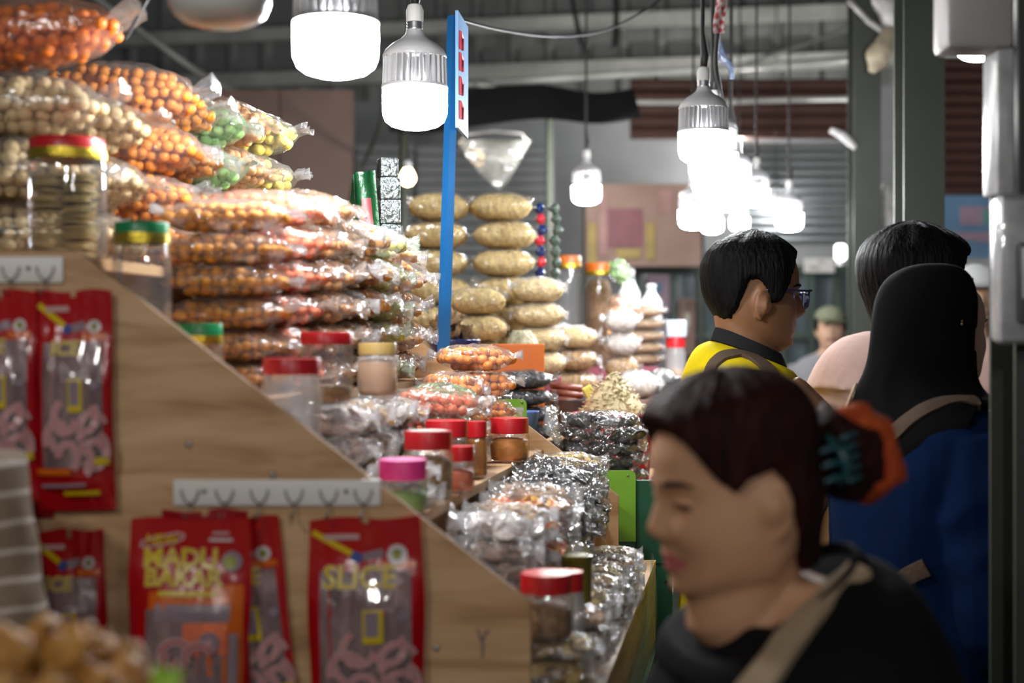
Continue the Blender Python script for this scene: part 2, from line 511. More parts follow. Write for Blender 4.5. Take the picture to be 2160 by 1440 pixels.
# pale strip hanging by the thinner column
b = blob([P(1868, 385, 6.1), P(1866, 420, 6.1), P(1874, 460, 6.1), P(1880, 530, 6.1)], [0.008, 0.035, 0.04, 0.03], seed=5).build('hanging_cloth', M['bundle_w'], smooth=True)
tag(b, 'pale crumpled cloth hanging beside the thinner olive column', 'cloth')
b = blob([P(1752, 274, 5.98), P(1775, 284, 5.96), P(1806, 312, 5.95)], [0.014, 0.02, 0.014], seed=7).build('pipe_bracket', M['bundle_w'], smooth=True)
tag(b, 'pale curved bracket sticking out of the thinner column', 'bracket')

# ------------------------------------------------------------------ grey meter boxes on the near post
M['boxgrey'] = pmat('meter_box_grey', (0.36, 0.35, 0.35), 0.45, var=0.05)
M['boxgrey2'] = pmat('scuffed_box_plastic', (0.33, 0.34, 0.35), 0.3, var=0.35, scale=30, col2=(0.5, 0.51, 0.52))
D = 1.88
def abox(name, u0, u1, v0, v1, d, th, mat, parent, r=0.008):
    a = P(u0, v1, d); b = P(u1, v0, d)
    m = bevel_box(((a.x + b.x) / 2, d + th / 2, (a.z + b.z) / 2), (b.x - a.x, th, b.z - a.z), r)
    o = m.build(name, mat, parent, smooth=True, sharp=30)
    if parent is not None: o.location = -Vector(parent.location)
    return o
r = empty('junction_box', P(2068, 100, D), label='plain grey junction box at the top of the meter post', cat='electrical box')
abox('case', 1998, 2142, -130, 101, D, 0.07, M['boxgrey'], r, 0.010)
abox('cover_edge', 2138, 2150, -130, 101, D + 0.005, 0.065, M['metal'], r, 0.002)
r = empty('cable_trunking', P(2125, 408, D), label='scuffed grey cable trunking between the two boxes', cat='trunking')
abox('channel', 2104, 2140, 100, 408, D + 0.01, 0.06, M['boxgrey2'], r, 0.003)
abox('rail', 2140, 2152, 60, 412, D + 0.03, 0.03, M['metal'], r, 0.001)
r = empty('electric_meter', P(2180, 722, D), label='clear-covered electric meter box on the dark post', cat='electric meter')
abox('case', 2113, 2290, 410, 722, D + 0.012, 0.05, M['boxgrey2'], r, 0.008)
abox('cover', 2108, 2295, 406, 727, D - 0.012, 0.03, M['jar'], r, 0.008)
abox('display_frame', 2152, 2260, 510, 682, D - 0.004, 0.02, M['black'], r, 0.006)
abox('display', 2160, 2250, 520, 630, D - 0.008, 0.01, M['boxgrey'], r, 0.002)

# ------------------------------------------------------------------ cables and bracing
def cable(name, label, pts, r, mat, cat='cable', n=6):
    cpts = []
    pts = [Vector(p) for p in pts]
    for i in range(len(pts) - 1):
        p0 = pts[max(i - 1, 0)]; p1 = pts[i]; p2 = pts[i + 1]; p3 = pts[min(i + 2, len(pts) - 1)]
        for k in range(6):
            t = k / 6
            cpts.append(0.5 * ((2 * p1) + (-p0 + p2) * t + (2 * p0 - 5 * p1 + 4 * p2 - p3) * t * t + (-p0 + 3 * p1 - 3 * p2 + p3) * t ** 3))
    cpts.append(pts[-1])
    m = MB(); m.tube(cpts, r, n)
    return tag(m.build(name, mat, smooth=True), label, cat)
cable('sagging_cable', 'dark cable sagging from the top of the blue post', [P(958, 38, 3.05), P(1050, 62, 3.5), P(1160, 76, 4), P(1260, 68, 4.3), P(1340, 34, 4.6), P(1400, -10, 5), P(1500, -130, 5.5)], 0.004, M['black'])
cable('pale_pipe', 'pale thin pipe crossing under the cladding girts', [P(930, 178, 8.5), P(1100, 170, 8.5), P(1300, 158, 8.4), P(1500, 146, 8.3), P(1760, 128, 7.4), P(1830, 124, 6.1)], 0.02, M['purlin'], 'pipe')
cable('slack_wire', 'slack pale wire below the pale pipe', [P(1000, 176, 8.4), P(1120, 196, 8.4), P(1250, 212, 8.3), P(1420, 216, 8.3), P(1690, 210, 8.2), P(1800, 208, 7.0), P(1830, 204, 6.1)], 0.016, M['purlin'], 'wire')
cable('diagonal_brace', 'thin diagonal brace rod above the snack bags', [P(180, -20, 8.2), P(330, 90, 8.2), P(430, 160, 8.2), P(520, 205, 8.1)], 0.02, M['purlin'], 'brace')
cable('diagonal_brace', 'thin diagonal rod over the far lamps', [P(1560, 140, 8.6), P(1690, 95, 8.6), P(1850, 40, 8.6)], 0.014, M['purlin'], 'brace')
cable('dangling_cord', 'short dark cord dangling from the girt, curled at its end', [P(1205, -20, 7.8), P(1215, 40, 7.8), P(1226, 85, 7.8), P(1238, 112, 7.8)], 0.014, M['black'], 'cord')
cable('dangling_cord', 'short straight dark cord dangling beside the curled one', [P(1298, -20, 7.8), P(1300, 40, 7.8), P(1296, 100, 7.8)], 0.016, M['black'], 'cord')
cable('thin_black_wire', 'thin black wire slanting over the bag of orange balls', [P(320, -20, 2.0), P(290, 38, 2.0), P(262, 86, 2.0)], 0.0028, M['black'], 'wire')
cable('stay_wire', 'thin dark wire slanting down beside the brown board wall', [P(812, 190, 7.62), P(800, 270, 7.8), P(770, 340, 8.02), P(745, 400, 8.03), P(735, 470, 8.03)], 0.012, M['steel'], 'wire')

# ------------------------------------------------------------------ bulbs
def bulb(u, vb, d, wpx, label, lit=True, detail=True, cord=0.6, group=None):
    """LED bulb hung by its cord; vb is the pixel row of its lowest point, wpx its width"""
    R = sz(wpx, d) / 2
    bot = P(u, vb, d)
    r = empty('led_bulb', bot, label=label, cat='light bulb', group=group)
    s = R / 0.069
    hd = 0.087 * s * 1.0                     # diffuser height
    n = 32 if detail else 20
    m = MB(); m.lathe([(0.004 * s, 0), (0.030 * s, 0.002 * s), (0.050 * s, 0.008 * s), (0.062 * s, 0.017 * s), (0.068 * s, 0.032 * s), (0.069 * s, 0.05 * s), (0.069 * s, hd)], n, cap0=True, cap1=True)
    m.build('diffuser', M['bulbglow'] if lit else M['unlit'], r, smooth=True, sharp=60)
    h1 = hd + 0.064 * s
    m = MB(); m.lathe([(0.0695 * s, hd), (0.0705 * s, hd + 0.003 * s), (0.0695 * s, hd + 0.006 * s), (0.05 * s, hd + 0.007 * s)], n)
    m.lathe([(0.066 * s, h1), (0.0675 * s, h1 + 0.003 * s), (0.062 * s, h1 + 0.016 * s), (0.047 * s, h1 + 0.030 * s), (0.030 * s, h1 + 0.040 * s), (0.020 * s, h1 + 0.050 * s), (0.017 * s, h1 + 0.060 * s)], n, cap0=True, rib=lambda k: 1 + 0.012 * (k % 2))
    m.build('housing', M['housing'], r, smooth=True, sharp=50)
    nf = 30 if detail else 12
    m0 = MB(); m0.add([(0.040 * s, -0.0012 * s, hd), (0.069 * s, -0.0012 * s, hd), (0.067 * s, -0.0012 * s, h1 + .002 * s), (0.040 * s, -0.0012 * s, h1 + .002 * s),
                       (0.040 * s, 0.0012 * s, hd), (0.069 * s, 0.0012 * s, hd), (0.067 * s, 0.0012 * s, h1 + .002 * s), (0.040 * s, 0.0012 * s, h1 + .002 * s)],
                      [(0, 1, 2, 3), (7, 6, 5, 4), (1, 5, 6, 2), (0, 4, 5, 1), (3, 2, 6, 7), (0, 3, 7, 4)])
    fm = m0.mesh('cooling_fin', M['housing'])
    for k in range(nf):
        link('cooling_fin', fm, r, rot=(0, 0, 2 * PI * k / nf))
    m = MB(); m.lathe([(0.030 * s, hd), (0.026 * s, h1)], 16); m.build('core', M['metal'], r, smooth=True)
    hn = h1 + 0.060 * s
    m = MB(); m.lathe([(0.0165 * s, hn), (0.0175 * s, hn + 0.003 * s), (0.016 * s, hn + 0.006 * s), (0.0175 * s, hn + 0.009 * s), (0.016 * s, hn + 0.012 * s), (0.0175 * s, hn + 0.015 * s), (0.016 * s, hn + 0.018 * s)], 16)
    m.build('screw_cap', M['metal'], r, smooth=True)
    m = MB(); m.lathe([(0.018 * s, hn + 0.016 * s), (0.0185 * s, hn + 0.04 * s), (0.014 * s, hn + 0.052 * s), (0.005 * s, hn + 0.056 * s)], 16, cap0=True, cap1=True)
    m.build('socket', M['white'], r, smooth=True, sharp=40)
    h2 = hn + 0.05 * s
    m = MB(); m.tube([(0, 0, h2), (0.003, 0, h2 + 0.03), (-0.002, 0.004, h2 + 0.09), (0.004, 0.0, h2 + cord * 0.6), (0, 0, h2 + cord)], [0.009 * s, 0.012 * s, 0.006 * s, 0.005, 0.005], 8)
    m.build('cord', M['black'], r, smooth=True)
    return r
bulb(463, 58, 1.70, 214, 'unlit white bulb at the end of the row, over the big snack bags', lit=False, cord=1.2)
bulb(708, 163, 2.0, 180, 'lit white bulb beside the unlit one, over the orange snack bags', cord=1.2)
bulb(875, 274, 2.6, 138, 'lit white bulb with a ribbed grey housing beside the blue post', cord=1.2)
bulb(1484, 347, 3.36, 107, 'lit white bulb with ribbed housing at the near end of the aisle row', cord=1.2)
far = [(1505, 390, 3.75, 104), (1506, 416, 4.3, 92), (1543, 446, 4.5, 88), (1596, 436, 5.5, 54), (1463, 483, 5.8, 62), (1502, 492, 6.5, 46), (1560, 486, 7.2, 40), (1665, 487, 6.2, 56), (1637, 440, 8.8, 24), (1237, 431, 5.9, 60)]
lab = ['second lit bulb of the aisle row, right behind the first', 'third lit bulb of the aisle row', 'fourth lit bulb of the aisle row, hanging lower',
       'fifth lit bulb of the aisle row, small beside the fourth', 'small lit bulb over the stall just past the beige sacks', 'small lit bulb hanging lowest over the man in yellow',
       'tiny lit bulb between two others above the man in yellow', 'lit bulb hanging alone before the grey roller shutter', 'tiniest lit bulb, at the far end of the aisle row', 'lit bulb before the maroon and yellow banner, past the beige sacks']
for (u, vb, d, wp), lb in zip(far, lab):
    bulb(u, vb, d, wp, lb, detail=False, cord=2.2)
bulb(2066, 127, 4.6, 92, 'lit bulb half hidden behind the grey junction box', detail=False, cord=1.5)
# small warm bulb
r = empty('filament_bulb', P(860, 392, 7.0), label='small warm orange bulb hanging behind the blue post', cat='light bulb')
m = MB(); m.lathe([(0.003, 0), (0.022, 0.006), (0.036, 0.026), (0.037, 0.045), (0.026, 0.07), (0.017, 0.085)], 18, cap0=True, cap1=True); m.build('glass', M['warmglow'], r, smooth=True)
m = MB(); m.lathe([(0.018, 0.084), (0.018, 0.115), (0.006, 0.125)], 12, cap1=True); m.build('socket', M['housing'], r, smooth=True)
m = MB(); m.tube([(0, 0, 0.12), (0, 0, 1.3)], 0.006, 6); m.build('cord', M['black'], r, smooth=True)
# two far tube lamps
M['tube'] = emat('lit_tube', (0.95, 0.98, 1.0), 8)
r = empty('tube_lamp', P(1771, 548, 9.2), label='short upright tube lamp far down the aisle', cat='lamp')
for (va, vb2, uu) in ((486, 512, 1767), (516, 548, 1773)):
    m = MB(); a = P(uu, vb2, 9.2) - r.location; b_ = P(uu, va, 9.2) - r.location
    m.tube([a, a.lerp(b_, 0.1), a.lerp(b_, 0.9), b_], [0.02, 0.034, 0.034, 0.02], 12); m.build('tube', M['tube'], r, smooth=True)
m = MB(); a = P(1771, 560, 9.24) - r.location; b_ = P(1768, 470, 9.24) - r.location; m.tube([a, b_], 0.02, 8); m.build('holder', M['white'], r)

# chequered cloth strip and plastic hung with the third bulb's cords
M['checker'] = pmat('red_white_strip', (0.5, 0.05, 0.06), 0.6, col2=(0.75, 0.72, 0.72), scale=90, detail=0)
m = MB()
m.grid(lambda i, j: tuple(P(1503 + 24 * i + 6 * math.sin(j * 5) + 8 * j, -60 + 130 * j, 3.45 + 0.01 * math.sin(i * 6 + j * 4))), 6, 16)
nb = len(m.v); m.v += [(x, y + 0.003, z) for x, y, z in m.v]; m.f += [tuple(i + nb for i in f[::-1]) for f in m.f]; m.m = [0] * len(m.f)
tag(m.build('ribbon', M['checker'], smooth=True), 'red and white chequered ribbon hanging beside the bulb cords', 'ribbon')
cable('lamp_cable', 'thick dark cable bundle running down behind the chequered ribbon', [P(1512, -80, 3.5), P(1516, 40, 3.5), P(1510, 130, 3.5), P(1520, 200, 3.5), P(1530, 300, 3.6)], 0.006, M['black'])
M['bluefilm'] = film('blue_tape', haze=0.5, hazecol=(0.25, 0.35, 0.6), gloss=0.15)
b = blob([P(1516, 80, 3.55), P(1522, 120, 3.55), P(1540, 140, 3.55), P(1546, 165, 3.55)], [0.004, 0.012, 0.008, 0.006], seed=9, freq=40).build('tape_end', M['bluefilm'], smooth=True)
tag(b, 'twisted blue and clear tape tied to the dark cable bundle', 'tape')

# ------------------------------------------------------------------ things at the far end of the aisle
M['bannerbg'] = pmat('banner_print', (0.20, 0.115, 0.08), 0.6, var=0.2, scale=3, col2=(0.25, 0.165, 0.135))
M['bannermar'] = pmat('banner_maroon', (0.16, 0.05, 0.06), 0.6, var=0.15)
M['banneryel'] = pmat('banner_yellow', (0.27, 0.19, 0.05), 0.6, var=0.15)
M['bannerpink'] = pmat('banner_pink', (0.27, 0.145, 0.13), 0.6, var=0.15)
r = empty('shop_banner', P(1370, 560, 8.4), label='faded maroon and yellow shop banner over the far stall', cat='banner')
def bp(name, u0, u1, v0, v1, dd, mat, th=0.01):
    a = P(u0, v1, 8.4 + dd) - r.location; b = P(u1, v0, 8.4 + dd) - r.location
    m = bevel_box(((a.x + b.x) / 2, (a.y + b.y) / 2, (a.z + b.z) / 2), (b.x - a.x, th, b.z - a.z), 0.003)
    return m.build(name, mat, r)
bp('sheet', 1235, 1480, 388, 562, 0, M['bannerbg'])
bp('print_panel', 1268, 1355, 440, 520, -0.012, M['bannermar'])
bp('print_panel', 1262, 1282, 400, 540, -0.016, M['bannerpink'])
bp('print_panel', 1300, 1350, 525, 545, -0.016, M['banneryel'])
bp('print_panel', 1362, 1382, 470, 548, -0.016, M['banneryel'])
bp('print_panel', 1390, 1420, 400, 450, -0.012, M['bannerpink'])
bp('print_panel', 1240, 1258, 470, 560, -0.014, M['banneryel'])
for uu in (1236, 1479):
    m = MB(); a = P(uu, 720 + H * F / 8.45, 8.45) - r.location; b_ = P(uu, 370, 8.45) - r.location
    m.tube([a, b_], 0.02, 8); m.build('pole', M['steel'], r)
# green-framed shop front
M['dkgreen'] = pmat('shop_frame_green', (0.05, 0.075, 0.06), 0.5, var=0.15)
M['greyglass'] = pmat('shop_glass', (0.13, 0.16, 0.18), 0.15, var=0.3, scale=2)
r = empty('storefront', (P(1440, 720, 9.0).x, 9.0, 0), label='dark green framed shop front at the end of the aisle', cat='storefront')
x0, x1 = P(1342, 0, 9).x - r.location.x, P(1800, 0, 9).x - r.location.x
ztop = P(0, 560, 9).z
m = MB(); m.box(((x0 + x1) / 2, 0.06, ztop / 2), (x1 - x0, 0.02, ztop)); m.build('back_panel', M['greyglass'], r)
for uu in (1346, 1420, 1478, 1530, 1590, 1650, 1710, 1765):
    m = MB(); m.box((P(uu, 0, 9).x - r.location.x, 0, ztop / 2), (0.045, 0.08, ztop)); m.build('post', M['dkgreen'], r)
for vv in (562, 700, 830):
    m = MB(); m.box(((x0 + x1) / 2, -0.02, P(0, vv, 9).z - 0.02), (x1 - x0, 0.06, 0.05)); m.build('rail', M['dkgreen'], r)
def flatsign(name, label, cat, u0, u1, v0, v1, d, mats, cells=0):
    a = P(u0, v1, d); b = P(u1, v0, d)
    rr = empty(name, ((a.x + b.x) / 2, d, a.z), label=label, cat=cat)
    W_, Hh = b.x - a.x, b.z - a.z
    bevel_box((0, 0, Hh / 2), (W_, 0.02, Hh), 0.004).build('board', mats[0], rr)
    rnd = random.Random(int(u0 + v0))
    for k in range(cells):
        w_, h_ = W_ * rnd.uniform(0.12, 0.3), Hh * rnd.uniform(0.12, 0.3)
        bevel_box((rnd.uniform(-0.32, 0.32) * W_, -0.012 - 0.001 * k, Hh * rnd.uniform(0.2, 0.8)), (w_, 0.006, h_), 0.002).build('print_patch', mats[1 + k % (len(mats) - 1)], rr)
    return rr
M['posterblue'] = pmat('poster_blue', (0.12, 0.22, 0.34), 0.5, var=0.2, scale=4)
M['posterpink'] = pmat('poster_pink', (0.32, 0.22, 0.28), 0.5, var=0.2, scale=4)
M['postergreen'] = pmat('poster_green', (0.12, 0.27, 0.26), 0.5, var=0.2, scale=4)
M['posterorange'] = pmat('poster_orange', (0.42, 0.22, 0.10), 0.5, var=0.2, scale=4)
M['cream'] = pmat('cream_card', (0.5, 0.47, 0.42), 0.5, var=0.1)
flatsign('wall_poster', 'blue and green poster board behind the dark-haired man', 'poster', 1988, 2300, 412, 545, 7.8, [M['posterblue'], M['postergreen'], M['posterorange'], M['posterpink']], 9)
flatsign('wall_poster', 'small blue and pink poster on the green shop front', 'poster', 1366, 1412, 580, 660, 8.9, [M['posterpink'], M['posterblue']], 3)
flatsign('wall_poster', 'pale tan notice on the green shop front', 'poster', 1432, 1466, 630, 750, 8.9, [M['bannerbg'], M['cream']], 2)
flatsign('white_sign', 'pale striped sign leaning by the far tube lamp', 'sign', 1696, 1760, 545, 575, 8.7, [M['white'], M['cream']], 3)
# white drinks cartons column near man
# ------------------------------------------------------------------ stall geometry
def xf(y): return 0.023 + SH * (y - 1.75)
def S(s, y, zr): return Vector((xf(y) + s, y, H + zr))
def lz(s): return -0.321 - 0.776 * s          # sloping top line of the end boards
TI = [(-0.98, -0.55, 0.105), (-0.58, -0.36, -0.075), (-0.39, -0.155, -0.225), (-0.185, -0.03, -0.36), (-0.06, 0.08, -0.455)]
TI2 = [(-0.98, -0.74, 0.105), (-0.77, -0.39, -0.075), (-0.42, -0.165, -0.225), (-0.195, 0.02, -0.36), (-0.01, 0.08, -0.455)]   # the second stand has wider steps

M['plyedge'] = pmat('plywood_cut_edge_shaded', (0.16, 0.085, 0.035), 0.8, var=0.3, scale=60, stretch=(1, 8, 1))  # brown cut plies, darkened to carry the shade of the goods
def stand(y0, y1, label, front_board, back_board, base_label, tiers=None):
    TI_ = tiers or TI
    r = empty('display_stand', S(-0.4, y0, -H), label=label, cat='display stand')
    off = -Vector(r.location)
    for k, (s0, s1, z) in enumerate(TI_):
        m = MB(); m.prism([(xf(y0) + s0, H + z - 0.014), (xf(y0) + s1, H + z - 0.014), (xf(y0) + s1, H + z), (xf(y0) + s0, H + z)], y0 + 0.013, y1 - 0.013, SH)
        m.build('tread', M['ply'], r, loc=off)
        z0 = H + (TI_[k + 1][2] if k + 1 < len(TI_) else -0.62)
        rb = 0.03 if k < 4 else 0.0
        m = MB(); m.prism([(xf(y0) + s1 - rb - 0.012, z0), (xf(y0) + s1 - rb - 0.001, z0), (xf(y0) + s1 - rb - 0.001, H + z - 0.014), (xf(y0) + s1 - rb - 0.012, H + z - 0.014)], y0 + 0.013, y1 - 0.013, SH)
        m.build('riser', M['ply'], r, loc=off)
    pts = [(-1.0, -0.62), (0.0, -0.62), (0.0, lz(0)), (-0.557, lz(-0.557)), (-1.0, lz(-0.557))]
    for yy, on in ((y0, front_board), (y1 - 0.013, back_board)):
        if on:
            m = MB(); m.prism([(xf(yy) + a, H + b) for a, b in pts], yy, yy + 0.009, SH)
            m.m = [0, 0] + [1] * (len(m.f) - 2)
            m.build('end_board', [M['ply'], M['plyedge']], r, loc=off)
    # boarded counter underneath
    c = empty('stall_counter', S(-0.45, y0, -H), label=base_label, cat='counter')
    off = -Vector(c.location)
    n = 5
    hh = (H - 0.62) / n
    for k in range(n):
        m = MB(); m.prism([(xf(y0) - 1.0, k * hh + 0.003), (xf(y0) + 0.085, k * hh + 0.003), (xf(y0) + 0.085, (k + 1) * hh), (xf(y0) - 1.0, (k + 1) * hh)], y0 + 0.0, y1, SH)
        m.build('plank', M['greenpaint'], c, loc=off)
    return r
st1 = stand(1.75, 2.975, 'stepped plywood display stand with sloping plywood end boards', True, True, 'dark green boarded counter under the plywood stand')
st2 = stand(3.06, 4.75, 'second stepped display stand, past the plywood end board', False, False, 'dark green boarded counter past the plywood end board', TI2)

# dark green end panel of the second stall with its board lines
r = empty('green_panel', P(1380, 1440, 3.05), label='dark green painted end panel behind the woman in black', cat='panel')
for (u0, u1, v0, v1, dd) in ((1302, 1342, 1130, 1188, 0.002), (1341, 1418, 1012, 1188, 0.0), (1302, 1418, 1186, 1332, 0.004), (1302, 1418, 1330, 1480, 0.002)):
    a = P(u0, v1, 3.045 + dd); b = P(u1, v0, 3.045 + dd)
    bevel_box(((a.x + b.x) / 2 - r.location.x, 3.045 + dd - r.location.y, (a.z + b.z) / 2 - r.location.z), (b.x - a.x, 0.014, b.z - a.z), 0.002).build('board', M['greenpaint'], r)
m = MB(); a = P(1405, 1227, 3.036) - r.location; m.lathe([(0.0, 0), (0.004, 0.001), (0.004, 0.004)], 10); q = m.build('nail_head', M['black'], r, loc=a, rot=(PI / 2, 0, 0))
# plywood screws, ink mark
def screw(u, v):
    m = MB(); m.lathe([(0.001, 0.003), (0.003, 0.0028), (0.0042, 0.0008), (0.0046, -0.001)], 12, cap0=True)
    link('screw', m.mesh('screw', M['metal'], True), st1, loc=P(u, v, 1.7495) - Vector(st1.location), rot=(PI / 2, 0, 0))
for u, v in ((398, 937), (575, 1001), (920, 1366), (1250, 1520)):
    screw(u, v)
m = MB()
M['ink'] = pmat('faded_blue_ink', (0.12, 0.11, 0.22), 0.8, var=0.3, scale=200)
for pts in ([(1008, 1327), (1013, 1345), (1018, 1356), (1017, 1384), (1014, 1384)], [(1032, 1329), (1024, 1334), (1018, 1350)]):
    m.tube([P(u, v, 1.7488) for u, v in pts], 0.0020, 6, flat=[0.5] * len(pts))
m.build('ink_mark', M['ink'], st1, loc=-Vector(st1.location))

# clear guard sheet in front of the lowest step
M['guard'] = film('clear_guard_sheet', tint=(0.85, 0.95, 0.90), haze=0.25, gloss=0.01, rough=0.4, bump=0.1, hazecol=(0.40, 0.52, 0.47), fk=0.04)
m = MB()
def gf(i, j):
    y = 1.9 + (2.74 - 1.9) * i
    top = -0.53 + 0.125 * i ** 6
    zr = -0.62 + (top + 0.62) * j
    p = S(0.082 + 0.01 * math.sin(j * 3), y, zr)
    return tuple(p)
m.grid(gf, 24, 6)
nb = len(m.v); m.v += [(x + 0.003, y, z) for x, y, z in m.v]; m.f += [tuple(i + nb for i in f[::-1]) for f in m.f]; m.m = [0] * len(m.f)
tag(m.build('guard_sheet', M['guard'], smooth=True), 'clear greenish guard sheet along the lowest step of the plywood stand', 'guard sheet')

# ------------------------------------------------------------------ bag makers
def pprof(u, e=0.80, k=2.6):
    a = abs(u) / e
    return (max(0.0, 1 - a ** k)) ** 0.55

_wc = {}
def wrap_mesh(L, W, Hh, seed, mat, lump=0.0, crinkle=1.0, e=0.80):
    key = (round(L, 3), round(W, 3), round(Hh, 3), seed, mat.name, round(crinkle, 2), round(e, 2))
    if key in _wc: return _wc[key]
    nx, na = 42, 36
    sd = Vector((seed * 7.31, seed * 3.17, seed * 1.7))
    us = [-1 + 2 * i / nx for i in range(nx + 1)]
    R = []
    for u in us:
        p = pprof(u, e)
        end = max(0.0, (abs(u) - e * 0.8) / (1 - e * 0.8))
        ring = []
        hw = W / 2 * (0.74 + 0.26 * p ** 0.7 - 0.05 * end) * (1 + 0.05 * mnoise.noise(Vector((u * 3, seed, 0))))
        bend = end * (0.35 * Hh * abs(mnoise.noise(Vector((seed * 2.3, u, 4)))) + (0.20 * Hh if (seed % 2) else 0.03 * Hh))
        for k in range(na):
            a = 2 * PI * k / na
            ca, sa = math.cos(a), math.sin(a)
            y = hw * math.copysign(abs(ca) ** 0.75, ca)
            h = Hh / 2 * p * math.copysign(abs(sa) ** 0.85, sa) * (0.9 if sa < 0 else 1.0)
            h += math.copysign(0.0012, sa)
            q = Vector((u * L / 2, y, h))
            # sharp gathered folds radiating to the seal, soft dents on the belly
            f1 = 1 - abs(mnoise.noise(Vector((u * 1.5, y / W * 9, seed * 5.1))) * 2)
            f2 = 1 - abs(mnoise.noise(Vector((u * 7, y / W * 4 + sa, seed * 2.1 + 3))) * 2)
            amp = (0.0022 + Hh * 0.02 + (0.006 + Hh * 0.10) * end) * crinkle
            q.z += (amp * (f1 - 0.5) + Hh * 0.03 * crinkle * (f2 - 0.5)) * (1 if sa > 0 else 0.15)
            q.y += W * 0.04 * end * mnoise.noise(Vector((u * 9, seed, a)))
            q.x += L * 0.03 * end * mnoise.noise(Vector((y / W * 8, seed * 3.3, 1))) * math.copysign(1, u)
            q.z += bend
            ring.append(tuple(q))
        R.append(ring)
    m = MB(); m.rings(R)
    me = m.mesh('plastic_wrap', mat, smooth=True, sharp=28)
    _wc[key] = me
    return me

_ico = {}
def ico(sub):
    if sub not in _ico:
        bm = bmesh.new(); bmesh.ops.create_icosphere(bm, subdivisions=sub, radius=1.0)
        bm.verts.ensure_lookup_table()
        _ico[sub] = ([tuple(v.co) for v in bm.verts], [tuple(v.index for v in f.verts) for f in bm.faces])
        bm.free()
    return _ico[sub]

def pack_balls(L, W, Hh, r, seed, e=0.80):
    rnd = random.Random(seed)
    pts = []
    dx = r * 1.86
    nz_ = max(1, int(Hh / (r * 1.65)))
    for kz in range(nz_ + 1):
        z = -Hh / 2 * 0.8 + (kz + 0.5) * (Hh * 0.86) / (nz_ + 0.3)
        ny = int(W / dx) + 1
        for ky in range(ny + 1):
            y = -W / 2 + (ky + 0.5 * (kz % 2)) * dx
            nx = int(L / dx)
            for kx in range(nx + 1):
                x = -L / 2 + (kx + 0.5 * ((ky + kz) % 2)) * dx
                q = Vector((x + rnd.uniform(-.3, .3) * r, y + rnd.uniform(-.3, .3) * r, z + rnd.uniform(-.25, .25) * r))
                u = q.x / (L / 2)
                p = pprof(u, e)
                if p <= 0.05: continue
                hw = W / 2 * (0.74 + 0.26 * p) - r * 0.75; hh = Hh / 2 * p - r * 0.7
                if hw <= 0 or hh <= -r * 0.4: continue
                hh = max(hh, r * 0.2)
                k = (abs(q.y) / hw) ** 2.4 + (abs(q.z) / hh) ** 2.2
                if k > 1.0: continue
                if k < 0.12 and abs(u) < 0.5 * e: continue
                pts.append(q)
    return pts

_bc = {}
def balls_mesh(L, W, Hh, r, seed, mat, e=0.80, sub=1):
    key = (round(L, 3), round(W, 3), round(Hh, 3), r, seed, mat.name)
    if key in _bc: return _bc[key]
    V, Fc = ico(sub)
    m = MB()
    rnd = random.Random(seed + 99)
    for q in pack_balls(L, W, Hh, r, seed, e):
        s = r * rnd.uniform(0.86, 1.08)
        m.add([(q.x + v[0] * s, q.y + v[1] * s, q.z + v[2] * s * 0.93) for v in V], Fc)
    me = m.mesh('ball_snacks', mat, smooth=True)
    _bc[key] = me
    return me

_lc = {}
def lump_mesh(L, W, Hh, seed, mat, rough=0.12, freq=70, e=0.80):
    """a loose filling of small pieces too fine to tell apart"""
    key = (round(L, 3), round(W, 3), round(Hh, 3), seed, mat.name)
    if key in _lc: return _lc[key]
    nx, na = 40, 32
    R = []
    for i in range(nx + 1):
        u = (-1 + 2 * i / nx) * e * 0.985
        p = pprof(u, e)
        ring = []
        for k in range(na):
            a = 2 * PI * k / na
            ca, sa = math.cos(a), math.sin(a)
            y = (W / 2 * (0.74 + 0.26 * p)) * 0.93 * math.copysign(abs(ca) ** 0.75, ca)
            z = Hh / 2 * p * 0.9 * math.copysign(abs(sa) ** 0.85, sa)
            q = Vector((u * L / 2, y, z))
            d = 1 + rough * (1 - 2 * abs(mnoise.noise(q * freq + Vector((seed, 0, 0))))) - rough * 0.6
            ring.append((q.x, q.y * d, q.z * d))
        R.append(ring)
    m = MB(); m.rings(R)
    me = m.mesh('filling', mat, smooth=True)
    _lc[key] = me
    return me

def chips_mesh(L, W, Hh, seed, mat, size=0.012, e=0.80, thin=0.22):
    """crackers, chips or flakes lying every way inside a bag"""
    key = ('chips', round(L, 3), round(W, 3), round(Hh, 3), seed, mat.name, size)
    if key in _lc: return _lc[key]
    m = MB(); rnd = random.Random(seed + 5)
    for q in pack_balls(L, W, Hh, size * 0.62, seed, e):
        M3 = Euler((rnd.uniform(-.9, .9), rnd.uniform(-.9, .9), rnd.uniform(0, 6.3))).to_matrix()
        n = 7
        top = []; s1 = size * rnd.uniform(0.7, 1.15)
        for ring, (rr, zz) in enumerate(((1.0, 0.0), (0.6, thin), (0.6, -thin))):
            for k in range(n):
                a = 2 * PI * k / n
                top.append(M3 @ Vector((s1 * rr * math.cos(a), s1 * rr * 0.8 * math.sin(a), s1 * zz + 0.15 * s1 * math.cos(a) ** 2)) + q)
        fs = []
        for k in range(n):
            k2 = (k + 1) % n
            fs += [(k, k2, n + k2, n + k), (k2, k, 2 * n + k, 2 * n + k2)]
        fs += [tuple(range(n, 2 * n)), tuple(range(3 * n - 1, 2 * n - 1, -1))]
        m.add(top, fs)
    me = m.mesh('filling', mat, smooth=True, sharp=50)
    _lc[key] = me
    return me

